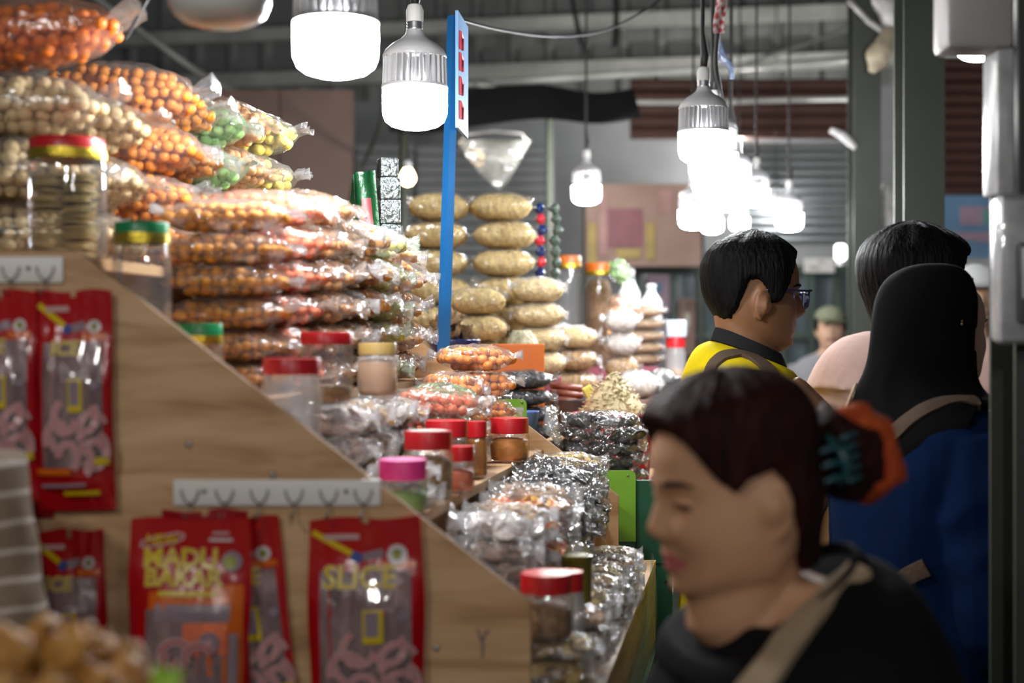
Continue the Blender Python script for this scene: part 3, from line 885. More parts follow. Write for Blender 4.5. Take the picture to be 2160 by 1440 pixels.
def snackmat(name, c, rough=0.45, sp=0.4):
    m = pmat(name, c, rough, var=0.22, scale=26, spec=sp, bump=0.25, bscale=120)
    return m
M['deep'] = snackmat('deep_orange_snack', (0.60, 0.235, 0.022))
M['orange'] = snackmat('orange_snack', (0.80, 0.27, 0.035))
M['carrot'] = snackmat('carrot_orange_snack', (0.85, 0.20, 0.02))
M['cream_s'] = snackmat('cream_snack', (0.66, 0.50, 0.27))
M['green_s'] = snackmat('green_snack', (0.30, 0.52, 0.17))
M['tan_s'] = snackmat('peach_tan_snack', (0.74, 0.38, 0.15))
M['yellow_s'] = snackmat('yellow_snack', (0.72, 0.60, 0.12))
M['coral_s'] = snackmat('coral_snack', (0.85, 0.20, 0.09))
M['beige_s'] = pmat('beige_crisps', (0.62, 0.42, 0.14), 0.6, scale=120, col2=(0.88, 0.66, 0.27), bump=0.9, bscale=180)
M['brown_s'] = pmat('brown_crisps', (0.28, 0.14, 0.06), 0.6, scale=110, col2=(0.52, 0.32, 0.16), bump=0.9, bscale=180)
M['tanbrown_s'] = pmat('tan_crisps', (0.40, 0.20, 0.07), 0.6, scale=90, col2=(0.66, 0.42, 0.18), bump=0.9, bscale=150)
M['pale_s'] = pmat('pale_filling', (0.62, 0.52, 0.46), 0.6, scale=60, col2=(0.8, 0.74, 0.70), bump=0.6, bscale=120)
M['black_s'] = pmat('black_seaweed_filling', (0.018, 0.017, 0.02), 0.35, scale=50, col2=(0.06, 0.055, 0.06), bump=0.8, bscale=90)

ORD = ['topmost', 'second', 'third', 'fourth', 'fifth', 'sixth', 'seventh', 'eighth']
def bag(loc, L, W, Hh, kind, seed, rz=0.0, label='', group=None, filmname='film', r=0.0078, indiv=False, pitch=0.0, roll=0.0, cat='snack bag', crinkle=1.0, name='snack_bag', chip=0.0, e=0.80):
    """see-through bag; loc is the middle of its underside"""
    lift = Hh * 0.46
    o = empty(name, Vector(loc), (roll, pitch, rz), label=label, cat=cat, group=group)
    w_ = link('plastic_wrap', wrap_mesh(L, W, Hh, seed % 7, M[filmname], crinkle=crinkle, e=e), o, loc=(0, 0, lift))
    mat = M[kind]
    if r > 0:
        if indiv:
            V, Fc = ico(2)
            key = ('ball', r, mat.name)
            if key not in _bc:
                b = MB(); b.add([(v[0] * r, v[1] * r, v[2] * r * 0.93) for v in V], Fc)
                _bc[key] = b.mesh('ball_snack', mat, smooth=True)
            rnd = random.Random(seed)
            pts = pack_balls(L, W, Hh, r, seed % 5, e)
            pts.sort(key=lambda q: q.y - q.z - 0.4 * q.x)
            for q in pts[:300]:
                s = rnd.uniform(0.86, 1.08)
                link('ball_snack', _bc[key], o, loc=(q.x, q.y, q.z + lift), scale=(s, s, s))
            if len(pts) > 300:
                b = MB()
                for q in pts[300:]:
                    b.add([(q.x + v[0] * r, q.y + v[1] * r, q.z + v[2] * r) for v in ico(1)[0]], ico(1)[1])
                tag(b.build('ball_snacks', mat, o, smooth=True, loc=(0, 0, lift)), kind='stuff')
        else:
            tag(link('ball_snacks', balls_mesh(L, W, Hh, r, seed % 4, mat, e), o, loc=(0, 0, lift)), kind='stuff')
    else:
        if chip:
            tag(link('filling', chips_mesh(L, W, Hh, seed % 4, mat, chip, e), o, loc=(0, 0, lift)), kind='stuff')
        else:
            tag(link('filling', lump_mesh(L, W, Hh, seed % 4, mat, e=e), o, loc=(0, 0, lift)), kind='stuff')
    return o

def stack(s_right, y, z0, heights, L, W, kind, what, where, seed, filmname='film', r=0.0078, rz=0.0, indiv=0, jit=0.012, kinds=None, pitch=0.0, films=None, crinkle=1.0, cat='snack bag', e=0.80, chip=0.0, yaw=0.05):
    """bags piled on a step, bottom one first; the right ends line up along the aisle"""
    n = len(heights)
    z = z0
    for i, h in enumerate(heights):
        rnd = random.Random(seed * 31 + i)
        jit = min(jit, 0.006)
        k = kinds[i] if kinds else kind
        f = films[i] if films else filmname
        c = S(s_right - L / 2 + rnd.uniform(-jit, jit), y + rnd.uniform(-jit, jit) * 0.4, z)
        o_ = ORD[n - 1 - i]
        wh = what[i] if isinstance(what, (list, tuple)) else what
        lab = '%s, %s in %s' % (wh, o_, where)
        bag(c, L, W, h * 1.05, k, seed * 3 + i, rz=rz + rnd.uniform(-yaw, yaw), label=lab, group='bags in ' + where, filmname=f, r=r, indiv=(i >= n - indiv), pitch=(pitch * 0.6 * i / max(1, n - 1)) + (rnd.uniform(-0.02, 0.02) if i else 0), crinkle=crinkle, cat=cat, e=e, chip=chip)
        z += h
    return z

T0, T1, T2, T3, T4 = [t[2] for t in TI]
# ------------------------------------------------------------------ back shelf: seven piles side by side
PB = 0.16
z = stack(-0.6, 1.985, T0, [0.088, 0.09, 0.088], 0.36, 0.116, 'cream_s', 'bag of cream nut balls', 'the pile by the cracker jar', 1, r=0.0112, indiv=2, filmname='film')
bag(S(-0.60 - 0.155, 1.98, z + 0.006), 0.37, 0.12, 0.10, 'carrot', 5, label='clear bag of bright orange balls crowning the cream nut pile', filmname='film_tan', r=0.0105, indiv=True, pitch=-0.08, cat='snack bag')
stack(-0.598, 2.115, T0, [0.086, 0.09, 0.088], 0.32, 0.116, 'cream_s', 'bag of pale cream nut balls', 'the second cream pile', 2, filmname='film_tan', r=0.0112, indiv=1, pitch=0.08)
stack(-0.57, 2.235, T0, [0.080, 0.080, 0.082, 0.088], 0.3, 0.116, 'orange', 'bag of orange balls', 'the first orange back-shelf pile', 3, r=0.0098, indiv=3, pitch=PB, crinkle=1.3)
stack(-0.58, 2.355, T0, [0.080, 0.078, 0.080, 0.078], 0.3, 0.116, 'deep', 'bag of deep orange balls', 'the second orange back-shelf pile', 4, r=0.0095, indiv=1, pitch=PB, crinkle=1.6)
stack(-0.585, 2.475, T0, [0.078, 0.080, 0.078, 0.080], 0.28, 0.116, 'green_s', 'bag of pale green balls', 'the green back-shelf pile', 5, filmname='film_green', r=0.0112, indiv=2, pitch=PB, crinkle=1.2)
stack(-0.588, 2.6, T0, [0.084, 0.086, 0.084, 0.088], 0.28, 0.116, 'tan_s', 'bag of peach tan balls', 'the peach back-shelf pile', 6, filmname='film_tan', r=0.0098, indiv=2, pitch=PB, crinkle=1.2)
stack(-0.582, 2.735, T0, [0.084, 0.086, 0.086, 0.086], 0.28, 0.116, 'yellow_s', 'bag of yellow puffs', 'the yellow back-shelf pile', 7, r=0.0125, indiv=2, pitch=PB + 0.06, crinkle=1.2)

# ------------------------------------------------------------------ middle step: piles of smaller bags
stack(-0.372, 2.045, T1, [0.046] * 6, 0.215, 0.104, 'deep', 'bag of deep orange balls', 'the tall pile by the green-lidded jars', 8, r=0.0084, indiv=4)
stack(-0.35, 2.155, T1, [0.050] * 6, 0.215, 0.104, 'coral_s', 'bag of coral orange balls', 'the coral middle-step pile', 9, filmname='film_tan', r=0.0100, indiv=2, pitch=0.10, crinkle=1.5, yaw=0.05)
stack(-0.34, 2.265, T1, [0.052] * 6, 0.21, 0.104, 'tan_s', 'bag of peach orange balls', 'the peach middle-step pile', 10, filmname='film_tan', r=0.0098, crinkle=1.7, pitch=0.14, yaw=0.05)
stack(-0.345, 2.375, T1, [0.056] * 5, 0.21, 0.104, 'tanbrown_s', 'bag of tan crackers', 'the cracker pile on the middle step', 11, filmname='film_milky', r=0, chip=0.015, crinkle=1.8, pitch=0.2, yaw=0.05)
stack(-0.338, 2.48, T1, [0.057] * 5, 0.205, 0.104, 'deep', 'bag of large amber balls', 'the large amber pile on the middle step', 12, r=0.0115, indiv=3, crinkle=1.5, pitch=0.2, yaw=0.05)
stack(-0.335, 2.585, T1, [0.057] * 5, 0.205, 0.104, 'yellow_s', 'bag of green yellow puffs', 'the pale green pile on the middle step', 13, filmname='film_green', r=0.0105, crinkle=1.8, pitch=0.22, yaw=0.05)
stack(-0.338, 2.69, T1, [0.055] * 5, 0.205, 0.104, 'tan_s', 'bag of salmon balls', 'the salmon pile on the middle step', 14, filmname='film', r=0.0108, indiv=2, crinkle=1.8, pitch=0.22, yaw=0.05)
stack(-0.348, 2.8, T1, [0.06, 0.06, 0.06, 0.06], 0.21, 0.104, 'deep', 'bag of amber balls', 'the last pile of the middle step', 15, r=0.0112, indiv=3, crinkle=1.4, pitch=0.2, yaw=0.05)

# ------------------------------------------------------------------ third step: bags by the red-lidded jars
z = stack(-0.172, 2.8, T2, [0.06, 0.055, 0.052, 0.05], 0.185, 0.115, 'orange', 'bag of light orange balls', 'the pile before the orange tray', 16, r=0.0098, indiv=2, crinkle=1.6, pitch=0.05, yaw=0.05)
stack(-0.216, 2.655, T2, [0.056, 0.055, 0.055], 0.141, 0.11, 'orange', 'bag of bright orange balls', 'the bright orange third-step pile', 17, r=0.0102, indiv=2, rz=0.08, crinkle=1.6, pitch=0.14, yaw=0.05)
stack(-0.205, 2.54, T2, [0.05, 0.05, 0.048], 0.152, 0.108, 'green_s', 'bag of pale green puffs', 'the low green third-step pile', 18, filmname='film_green', r=0.0105, crinkle=1.8, pitch=0.16, yaw=0.05)
stack(-0.168, 2.43, T2, [0.05, 0.048, 0.045], 0.189, 0.106, 'coral_s', 'bag of pinkish orange balls', 'the pink third-step pile', 19, filmname='film_tan', r=0.0098, crinkle=1.8, pitch=0.16, yaw=0.05)
stack(-0.252, 2.32, T2, [0.045, 0.045, 0.042], 0.12, 0.104, 'tanbrown_s', 'crinkled bag of brown crackers', 'the brown third-step pile', 20, filmname='film_milky', r=0, chip=0.014, crinkle=2.4, pitch=0.12, yaw=0.05)
stack(-0.252, 2.212, T2, [0.046, 0.046, 0.044], 0.12, 0.104, 'pale_s', 'crinkled bag of pale crackers', 'the pale third-step pile', 21, filmname='film_milky', r=0, chip=0.016, crinkle=2.6, pitch=0.12, yaw=0.05)
stack(-0.252, 2.105, T2, [0.046, 0.046, 0.044], 0.12, 0.104, 'tanbrown_s', 'crinkled bag of tan crisps', 'the pile behind the frosted jar', 22, filmname='film_milky', r=0, chip=0.014, crinkle=2.6, pitch=0.12, yaw=0.05)
stack(-0.252, 1.998, T2, [0.046, 0.046, 0.044], 0.12, 0.1, 'pale_s', 'crinkled milky bag of wafers', 'the pile before the frosted jar', 23, filmname='film_milky', r=0, chip=0.016, crinkle=2.6, pitch=0.12, yaw=0.05)

stack(-0.150, 1.948, T2, [0.032, 0.030], 0.098, 0.095, 'pale_s', 'small crinkled bag of wafers', 'the gap beside the pink-lidded jar', 51, filmname='film_milky', r=0, chip=0.014, crinkle=2.2, yaw=0.05)
stack(-0.152, 2.190, T2, [0.032, 0.030], 0.096, 0.09, 'tanbrown_s', 'small crinkled bag of crackers', 'the gap between the red-lidded jars', 52, filmname='film_milky', r=0, chip=0.014, crinkle=2.2, yaw=0.05)
# ------------------------------------------------------------------ fourth and lowest steps
stack(-0.008, 2.82, T3, [0.035, 0.035, 0.034, 0.034], 0.144, 0.112, 'beige_s', 'bag of golden noodle crisps', 'the noodle pile by the plywood', 24, r=0, chip=0.011, crinkle=2.0, pitch=0.06, yaw=0.10)
stack(0.008, 2.68, T3, [0.034, 0.034, 0.034, 0.034], 0.16, 0.112, 'black_s', 'shiny pack of black seaweed', 'the tall black pile on the fourth step', 25, filmname='film_dark', r=0, chip=0.022, crinkle=3.0, pitch=0.12, yaw=0.10)
stack(0.008, 2.55, T3, [0.032, 0.034, 0.034, 0.034], 0.16, 0.112, 'black_s', 'shiny pack of dark seaweed', 'the dark pile on the fourth step', 26, filmname='film_dark', r=0, chip=0.022, crinkle=3.2, pitch=0.14, yaw=0.10)
stack(0.004, 2.42, T3, [0.03, 0.032, 0.032, 0.030], 0.156, 0.112, 'black_s', 'shiny crumpled black pack', 'the crumpled pile on the fourth step', 27, filmname='film_dark', r=0, chip=0.022, crinkle=3.4, pitch=0.16, yaw=0.10)
stack(-0.002, 2.3, T3, [0.032] * 4, 0.15, 0.112, 'brown_s', 'bag of brown flakes', 'the brown flake pile on the fourth step', 28, filmname='film', r=0, chip=0.012, crinkle=2.6, pitch=0.1, yaw=0.10)
M['sachet'] = pmat('yellow_red_sweet_wrapper', (0.80, 0.50, 0.02), 0.25, col2=(0.60, 0.03, 0.02), scale=55, detail=1, bump=0.3)
stack(0.006, 2.195, T3, [0.031] * 4, 0.158, 0.1, 'sachet', 'bag of yellow and red wrapped sweets', 'the sweet pile on the fourth step', 29, filmname='film', r=0, chip=0.016, crinkle=2.4, pitch=0.16, yaw=0.10)
stack(-0.012, 2.085, T3, [0.030] * 4, 0.14, 0.11, 'tanbrown_s', 'crinkled bag of brown chips', 'the chip pile on the fourth step', 30, filmname='film_milky', r=0, chip=0.014, crinkle=2.6, pitch=0.1, yaw=0.10)
stack(-0.02, 1.965, T3, [0.030] * 4, 0.132, 0.1, 'pale_s', 'crinkled milky bag of rice wafers', 'the wafer pile near the plywood slope', 31, filmname='film_milky', r=0, chip=0.015, crinkle=2.6, pitch=0.12, yaw=0.10)
# lowest step: clear bags of yellow-brown crisps leaning towards the guard
for i, (y, k, f, what) in enumerate(((1.82, 'beige_s', 'film', 'yellow crisps'), (2.02, 'brown_s', 'film', 'brown crisps'), (2.178, 'beige_s', 'film_milky', 'pale yellow crisps'), (2.284, 'tanbrown_s', 'film', 'tan crisps'), (2.390, 'beige_s', 'film', 'golden crisps'), (2.496, 'brown_s', 'film', 'dark brown crisps'), (2.602, 'beige_s', 'film_milky', 'pale golden crisps'))):
    stack(0.078, y, T4, [0.026, 0.026, 0.024], 0.105, 0.10, k, 'crinkled bag of ' + what, 'the lowest-step row', 32 + i, filmname=f, r=0, chip=0.012, crinkle=2.6, yaw=0.08)

# ------------------------------------------------------------------ jars
def jar(loc, R, hb, lid, label, lidm='red_lid', body='jar', fill=None, fillh=0.0, gold=False, lidh=0.02, neck=0.9, sq=0.0, paper=None, cat='jar', piece=None):
    o = empty('snack_jar', Vector(loc), label=label, cat=cat)
    m = MB(); m.lathe([(R * 0.3, 0.002), (R * 0.85, 0.001), (R * 0.97, 0.006), (R, 0.015), (R, hb * 0.80), (R * 0.985, hb * 0.86), (R * neck, hb * 0.94), (R * neck, hb)], 40, cap0=True, sq=sq)
    m.build('body', M[body], o, smooth=True)
    rl = R * max(neck, 0.93) * 1.02
    m = MB(); m.lathe([(rl, hb - 0.004), (rl, hb + lidh * 0.86), (rl * 0.97, hb + lidh), (rl * 0.4, hb + lidh * 1.01), (0.0005, hb + lidh * 1.01)], 48, rib=lambda k: 1 + 0.006 * (k % 2))
    m.build('lid', M[lidm], o, smooth=True, sharp=50)
    if gold:
        m = MB(); m.lathe([(rl * 1.015, hb - 0.014), (rl * 1.03, hb - 0.007), (rl * 1.015, hb - 0.001)], 48, rib=lambda k: 1 + 0.02 * (k % 2)); m.build('seal_band', M['gold'], o, smooth=True)
    if paper:
        m = MB(); m.lathe([(rl * 0.82, hb + lidh * 1.03), (0.0005, hb + lidh * 1.04)], 24); m.build('lid_label', M[paper], o)
    if fill:
        m = MB(); m.lathe([(R * 0.2, 0.004), (R * 0.88, 0.005), (R * 0.93, 0.012), (R * 0.93, fillh * 0.9), (R * 0.7, fillh), (0.001, fillh * 1.04)], 30, cap0=True, sq=sq)
        out = []
        for p in m.v:
            k = 1 + 0.05 * mnoise.noise(Vector(p) * 130)
            out.append((p[0] * k, p[1] * k, p[2]))
        m.v = out
        tag(m.build('filling', M[fill], o, smooth=True), kind='stuff')
    return o
M['tanlid'] = pmat('tan_lid_plastic', (0.45, 0.30, 0.10), 0.35, var=0.06)
# big jar of stacked round crackers: each cracker its own piece
M['cracker'] = pmat('round_cracker', (0.42, 0.29, 0.09), 0.5, scale=60, col2=(0.60, 0.46, 0.18), bump=0.4)
c = S(0, 1.86, T0); c.x = P(142, 0, 1.86).x
j = jar(c, 0.0505, 0.145, None, 'tall jar of stacked round crackers with red lid and gold band', gold=True, lidh=0.014, neck=0.92)
cm = MB(); cm.lathe([(0.0, 0.000), (0.018, 0.0025), (0.0255, 0.001), (0.026, 0.003), (0.018, 0.005), (0.0, 0.0035)], 18)
cme = cm.mesh('cracker', M['cracker'], smooth=True)
for (ox, oy) in ((-0.0225, -0.012), (0.0215, -0.014), (0.0, 0.022)):
    for k in range(16):
        rnd = random.Random(k * 7 + int(ox * 1000))
        link('cracker', cme, j, loc=(ox * 0.88 + rnd.uniform(-.001, .001), oy * 0.9, 0.005 + k * 0.0068), rot=(rnd.uniform(-.12, .12), rnd.uniform(-.12, .12), 0), scale=(0.84, 0.84, 1))
c = S(0, 1.80, T1); c.x = P(299, 0, 1.80).x
jar(c, 0.0355, 0.212, None, 'tall clear jar with green lid and gold band behind the plywood', lidm='green_lid', fill='pale_s', fillh=0.06, gold=True, lidh=0.013, sq=0.12)
c = S(0, 1.905, T1); c.x = P(421, 0, 1.905).x
jar(c, 0.032, 0.084, None, 'short jar with plain green lid at the plywood edge', lidm='green_lid', fill='pale_s', fillh=0.05, lidh=0.015, gold=True)
c = S(0, 1.82, T2); c.x = P(615, 0, 1.82).x
jar(c, 0.0385, 0.187, None, 'frosted white jar with a deep red lid', body='jar_frost', fill='pale_s', fillh=0.06, lidh=0.017, neck=0.93)
c = S(0, 1.99, -0.088); c.x = P(689, 0, 1.99).x
jar(c, 0.037, 0.088, None, 'clear jar half full of tan flakes with red lid', fill='tanbrown_s', fillh=0.028, lidh=0.013, neck=0.96)
c = S(0, 2.20, -0.088); c.x = P(796, 0, 2.20).x
jar(c, 0.031, 0.072, None, 'round tub of tan sweets with a tan lid beside the half-full jar', fill='tan_s', fillh=0.06, lidm='tanlid', lidh=0.014, body='jar_frost')
def jarP(u, vtop, d, zb, R, label, **k):
    p = P(u, vtop, d)
    lidh = k.pop('lidh', 0.02)
    c = Vector((p.x, d, H + zb))
    return jar(c, R, p.z - (H + zb) - lidh, None, label, lidh=lidh, **k)
jarP(942, 886, 2.285, T2, 0.036, 'clear jar with a wide red lid, tallest of the red-lidded group', fill='pale_s', fillh=0.05, lidh=0.022)
jarP(1004, 888, 2.345, T2, 0.019, 'slim jar of yellow crisps with a red lid', fill='deep', fillh=0.07, lidh=0.022)
jarP(903, 908, 2.04, T2, 0.036, 'jar of brown flakes, red lid with a cream paper disc', fill='tanbrown_s', fillh=0.06, lidh=0.022, paper='cream')
jarP(970, 940, 2.115, T2, 0.022, 'small jar of pink sweets with a red lid', fill='coral_s', fillh=0.035, lidh=0.018)
jarP(1074, 881, 2.655, T2, 0.0375, 'jar of orange shredded crisps with a red lid', fill='orange', fillh=0.045, lidh=0.024, neck=0.95)
jarP(850, 968, 1.86, T2, 0.033, 'jar with a bright pink lid beside the hook strip', lidm='pink_lid', fill='green_s', fillh=0.03, lidh=0.022)
jarP(1152, 1207, 1.81, T4 + 0.077, 0.0345, 'jar of amber chips with a red lid on the lowest step', fill='brown_s', fillh=0.045, lidh=0.021, paper=None, sq=0.15)
jarP(1195, 1204, 1.935, T4, 0.0245, 'frosted jar with a red lid behind the amber chip jar', body='jar_frost', fill='pale_s', fillh=0.05, lidh=0.022)
M['olive_can'] = pmat('olive_label', (0.20, 0.17, 0.02), 0.35, var=0.15)
o = empty('tin', S(0.0, 2.098, T4), label='olive green tin with a clear top on the lowest step', cat='tin')
o.location.x = P(1217, 0, 2.098).x
m = MB(); m.lathe([(0.001, 0.08), (0.0215, 0.08), (0.0215, 0.132), (0.023, 0.134), (0.023, 0.140), (0.021, 0.141), (0.0, 0.138)], 30); m.build('can', M['olive_can'], o, smooth=True, sharp=40)
m = MB(); m.lathe([(0.001, 0.0), (0.0215, 0.0), (0.0215, 0.08)], 30); m.build('can_base', M['olive_can'], o, smooth=True, sharp=40)
m = MB(); m.lathe([(0.020, 0.140), (0.018, 0.150), (0.008, 0.157), (0.0005, 0.158)], 24); m.build('clear_top', M['jar'], o, smooth=True)

# ------------------------------------------------------------------ foil pouches and silver boxes at the end of the back shelf
bb = MB(); bb.box((0, 0, (T0 - T1) / 2), (0.165, 0.092, T0 - T1))
tag(bb.build('wooden_block', M['ply'], loc=Vector((P(757, 0, 2.91).x, 2.912, H + T1))), 'plywood block under the foil boxes and green pouches', 'block')
for i, h in enumerate((0.045, 0.045, 0.045, 0.050, 0.046, 0.040)):
    zz = T0 + sum((0.045, 0.045, 0.045, 0.050, 0.046, 0.040)[:i])
    c = S(0, 2.922, zz); c.x = P(820, 0, 2.922).x + 0.002 * (i % 2)
    if i == 5: c.x = P(817, 0, 2.922).x
    mm = bevel_box((0, 0, h / 2), (0.042 if i != 5 else 0.037, 0.042, h - 0.0005), 0.003, rz=0.08 * (i % 3 - 1) + 0.25)
    tag(mm.build('foil_box', M['foil'], smooth=True, sharp=30, loc=c), 'silver foil-wrapped box, %s of the tower behind the green pouches' % ['sixth from the top', 'fifth from the top', 'fourth from the top', 'third from the top', 'second from the top', 'topmost'][i], 'box', 'silver foil boxes')
c = S(0, 2.93, T0); c.x = P(707, 0, 2.93).x
mm = bevel_box((0, 0, 0.09), (0.040, 0.035, 0.18), 0.003, rz=0.12)
tag(mm.build('foil_carton', M['foil'], smooth=True, sharp=30, loc=c), 'dull silver foil carton standing beside the green pouches', 'box')
M['greenfoil'] = pmat('green_foil', (0.004, 0.048, 0.015), 0.25, 0.3, var=0.2, scale=20, bump=0.35, bscale=40)
M['pinkprint'] = pmat('pink_print', (0.20, 0.04, 0.045), 0.3, 0.1, var=0.15)
M['limeprint'] = pmat('lime_print', (0.22, 0.42, 0.03), 0.3, var=0.1)
def pouch(name, label, u, d, w_, h_, mats, rz, zb, lean=0.12):
    c = S(0, d, zb); c.x = P(u, 0, d).x
    o = empty(name, c, (0, lean, rz), label=label, cat='pouch', group='green foil pouches')
    m = MB()
    def pf(side):
        def fn(a, b):
            x = (a - 0.5) * w_ * (0.78 + 0.22 * (1 - b))
            bul = 0.5 * 0.028 * math.sin(PI * a) ** 0.8 * (1 - b) ** 0.6
            return (x, side * (bul + 0.0008) + 0.004 * math.sin(a * 8 + b * 4) * b, b * h_)
        return fn
    m.grid(pf(-1), 12, 14); 
    k0 = len(m.f)
    m.grid(pf(1), 12, 14)
    m.build('foil', mats[0], o, smooth=True)
    m2 = MB()
    def pr(a, b):
        aa, bb = 0.46 + 0.4 * a - 0.12 * b, 0.05 + 0.72 * b
        x, y, z = pf(-1)(aa, bb)
        return (x, y - 0.0015, z)
    m2.grid(pr, 8, 10); m2.build('print', mats[1], o, smooth=True)
    return o
pouch('foil_pouch', 'green foil pouch with a pinched top', 754, 2.915, 0.058, 0.235, [M['greenfoil'], M['limeprint']], 0.25, T0, 0.05)
pouch('foil_pouch', 'green foil pouch with a pink printed panel', 784, 2.878, 0.058, 0.240, [M['greenfoil'], M['pinkprint']], -0.25, T0, -0.06)

# ------------------------------------------------------------------ blue post with its edge-on board
r = empty('blue_post', S(-0.43, 3.06, T0), label='slim bright blue wooden post with a light blue name board', cat='post')
b0 = P(937, 640, 3.02); b1 = P(957, 34, 3.02)
r.location = Vector((b0.x, 3.02, H + T0 - 0.2))
m = MB()
m.tube([Vector((b0.x - 0.004, 3.02, H + T0 - 0.2)) - r.location, b1 - r.location], 0.0135, 4)
mv = []
q = m.build('post', M['blue'], r, rot=(0, 0, 0))
a = P(962, 278, 3.04) - r.location; b = P(960, 36, 3.04) - r.location
m = MB(); m.box((0.014, 0.06, (a.z + b.z) / 2), (0.006, 0.16, b.z - a.z))
o = m.build('name_board', M['lightblue'], r, loc=(b.x - 0.006, -0.02, 0), rot=(0, 0, -0.10))
M['redprint'] = pmat('red_lettering', (0.5, 0.04, 0.06), 0.5, var=0.1)
for k, vv in enumerate((95, 140, 190, 240)):
    zz = P(0, vv, 3.04).z - r.location.z
    m = MB()
    m.tube([(0.0185, -0.005, zz - 0.018), (0.0185, -0.005, zz + 0.018), (0.0185, 0.03, zz + 0.012), (0.0185, 0.03, zz - 0.014)], 0.004, 6)
    m.build('lettering', M['redprint'], r, loc=(b.x - 0.006, -0.02, 0), rot=(0, 0, -0.10))

# ------------------------------------------------------------------ second stall
z0 = -0.02
for (uc, nm, vtop, ht) in ((925, 'left', 412, 6), (1060, 'right', 410, 6)):
    d = 4.05
    x = P(uc, 0, d).x
    s_ = x - xf(d)
    zz = T1 + 0.02
    where = 'the beige pile beside the blue post' if nm == 'left' else 'the beige pile next to the dark beads'
    for i in range(ht):
        rnd = random.Random(i + (0 if nm == 'left' else 50))
        bag(Vector((x + rnd.uniform(-.008, .008), d, H + zz + 0.079 * i)), 0.185, 0.165, 0.086, 'beige_s', i + 3, label='plump clear sack of beige crisps, %s in %s' % (ORD[ht - 1 - i], where), group='beige crisp sacks', r=0, rz=rnd.uniform(-.1, .1), cat='snack bag', filmname='film', e=0.93)
    # block these piles stand on
    bb = MB(); bb.box((x, d, (H + zz + H + T1) / 2), (0.2, 0.17, abs(zz - T1))); 
    tag(bb.build('crate', M['darkbowl']), 'dark crate under the beige pile %s' % ('beside the blue post' if nm == 'left' else 'next to the dark beads'), 'crate')
d = 3.78
for i in range(3):
    bag(Vector((P(1014 - 3 * i, 0, d).x, d, H + T1 + 0.072 * i)), 0.16, 0.15, 0.079, 'beige_s', i + 20, label='plump clear sack of beige crisps, %s in the low front pile' % ORD[2 - i], group='beige crisp sacks', r=0, filmname='film', e=0.93)
for i in range(4):
    bag(Vector((P(1140 - 2 * i, 0, d + 0.1).x, d + 0.1, H - 0.095 + 0.066 * i)), 0.16, 0.15, 0.073, 'beige_s', i + 26, label='plump clear sack of beige crisps, %s in the pile with white flaps' % ORD[3 - i], group='beige crisp sacks', r=0, filmname='film_milky', e=0.86, crinkle=1.6)
# tan pile further along
d = 5.3
for i in range(5):
    bag(Vector((P(1348, 0, d).x, d, P(0, 772, 5.2).z + 0.044 * i)), 0.20, 0.2, 0.048, 'tanbrown_s', i + 40, label='flat bag of tan crisps, %s in the far tan pile' % ORD[4 - i], group='far tan pile', r=0, filmname='film_milky', e=0.86, crinkle=1.6)
# crinkled clear bags between
def box_to(x, y, zb, zt, w_, d_, mat, label):
    mm = bevel_box((0, 0, (zt - zb) / 2), (w_, d_, zt - zb), 0.004)
    tag(mm.build('cardboard_box', M[mat], loc=(x, y, H + zb), smooth=True, sharp=30), label, 'box')
Z2, Z3 = TI2[2][2], TI2[3][2]
cols = [  # x, y, foot, box top (None: the bags lie on the step), bag thickness, bag length, bags from the lowest up
    (0.140, 4.25, Z2, None, 0.092, 0.155, (('pale_s', 'film', 'pale pink wafers'), ('beige_s', 'film_milky', 'beige flakes'), ('pale_s', 'film_milky', 'white wafers'))),
    (0.330, 4.30, Z3, -0.115, 0.070, 0.125, (('tanbrown_s', 'film', 'tan noodles'), ('pale_s', 'film_milky', 'clear noodles'), ('pale_s', 'film_milky', 'rice cakes'))),
    (0.180, 4.06, Z2, -0.150, 0.064, 0.155, (('tanbrown_s', 'film', 'brown rings'), ('tanbrown_s', 'film', 'brown noodles'), ('beige_s', 'film_milky', 'yellow flakes'))),
    (0.362, 4.10, Z3, -0.165, 0.078, 0.150, (('pale_s', 'film_milky', 'white puffs'),)),
    (0.452, 4.30, Z3, -0.165, 0.078, 0.122, (('black_s', 'film_dark', 'dark seaweed'),))]
q = 60
for (x, y, zf, zt, h_, l_, bags_) in cols:
    for i, (k, f, wht) in enumerate(bags_):
        bag(Vector((x, y, H + (zf if zt is None else zt) + h_ * i)), l_, 0.125, h_ * 1.06, k, q, label='crinkled clear bag of %s on the second stand' % wht, filmname=f, r=0, crinkle=1.8, rz=0.05 * math.sin(q))
        q += 1
box_to(0.180, 4.06, Z2, -0.150, 0.10, 0.11, 'bannerbg', 'brown box under the brown rings bag')
box_to(0.330, 4.30, Z3, -0.115, 0.09, 0.11, 'maroon', 'maroon box under the tan noodle bag')
box_to(0.362, 4.10, Z3, -0.165, 0.10, 0.11, 'bannerbg', 'brown box under the white puffs')
box_to(P(1137, 0, 3.88).x, 3.88, Z2, -0.095, 0.12, 0.13, 'maroon', 'maroon box behind the orange tray')
box_to(0.452, 4.30, Z3, -0.165, 0.09, 0.11, 'bannerbg', 'brown box under the dark seaweed bag')
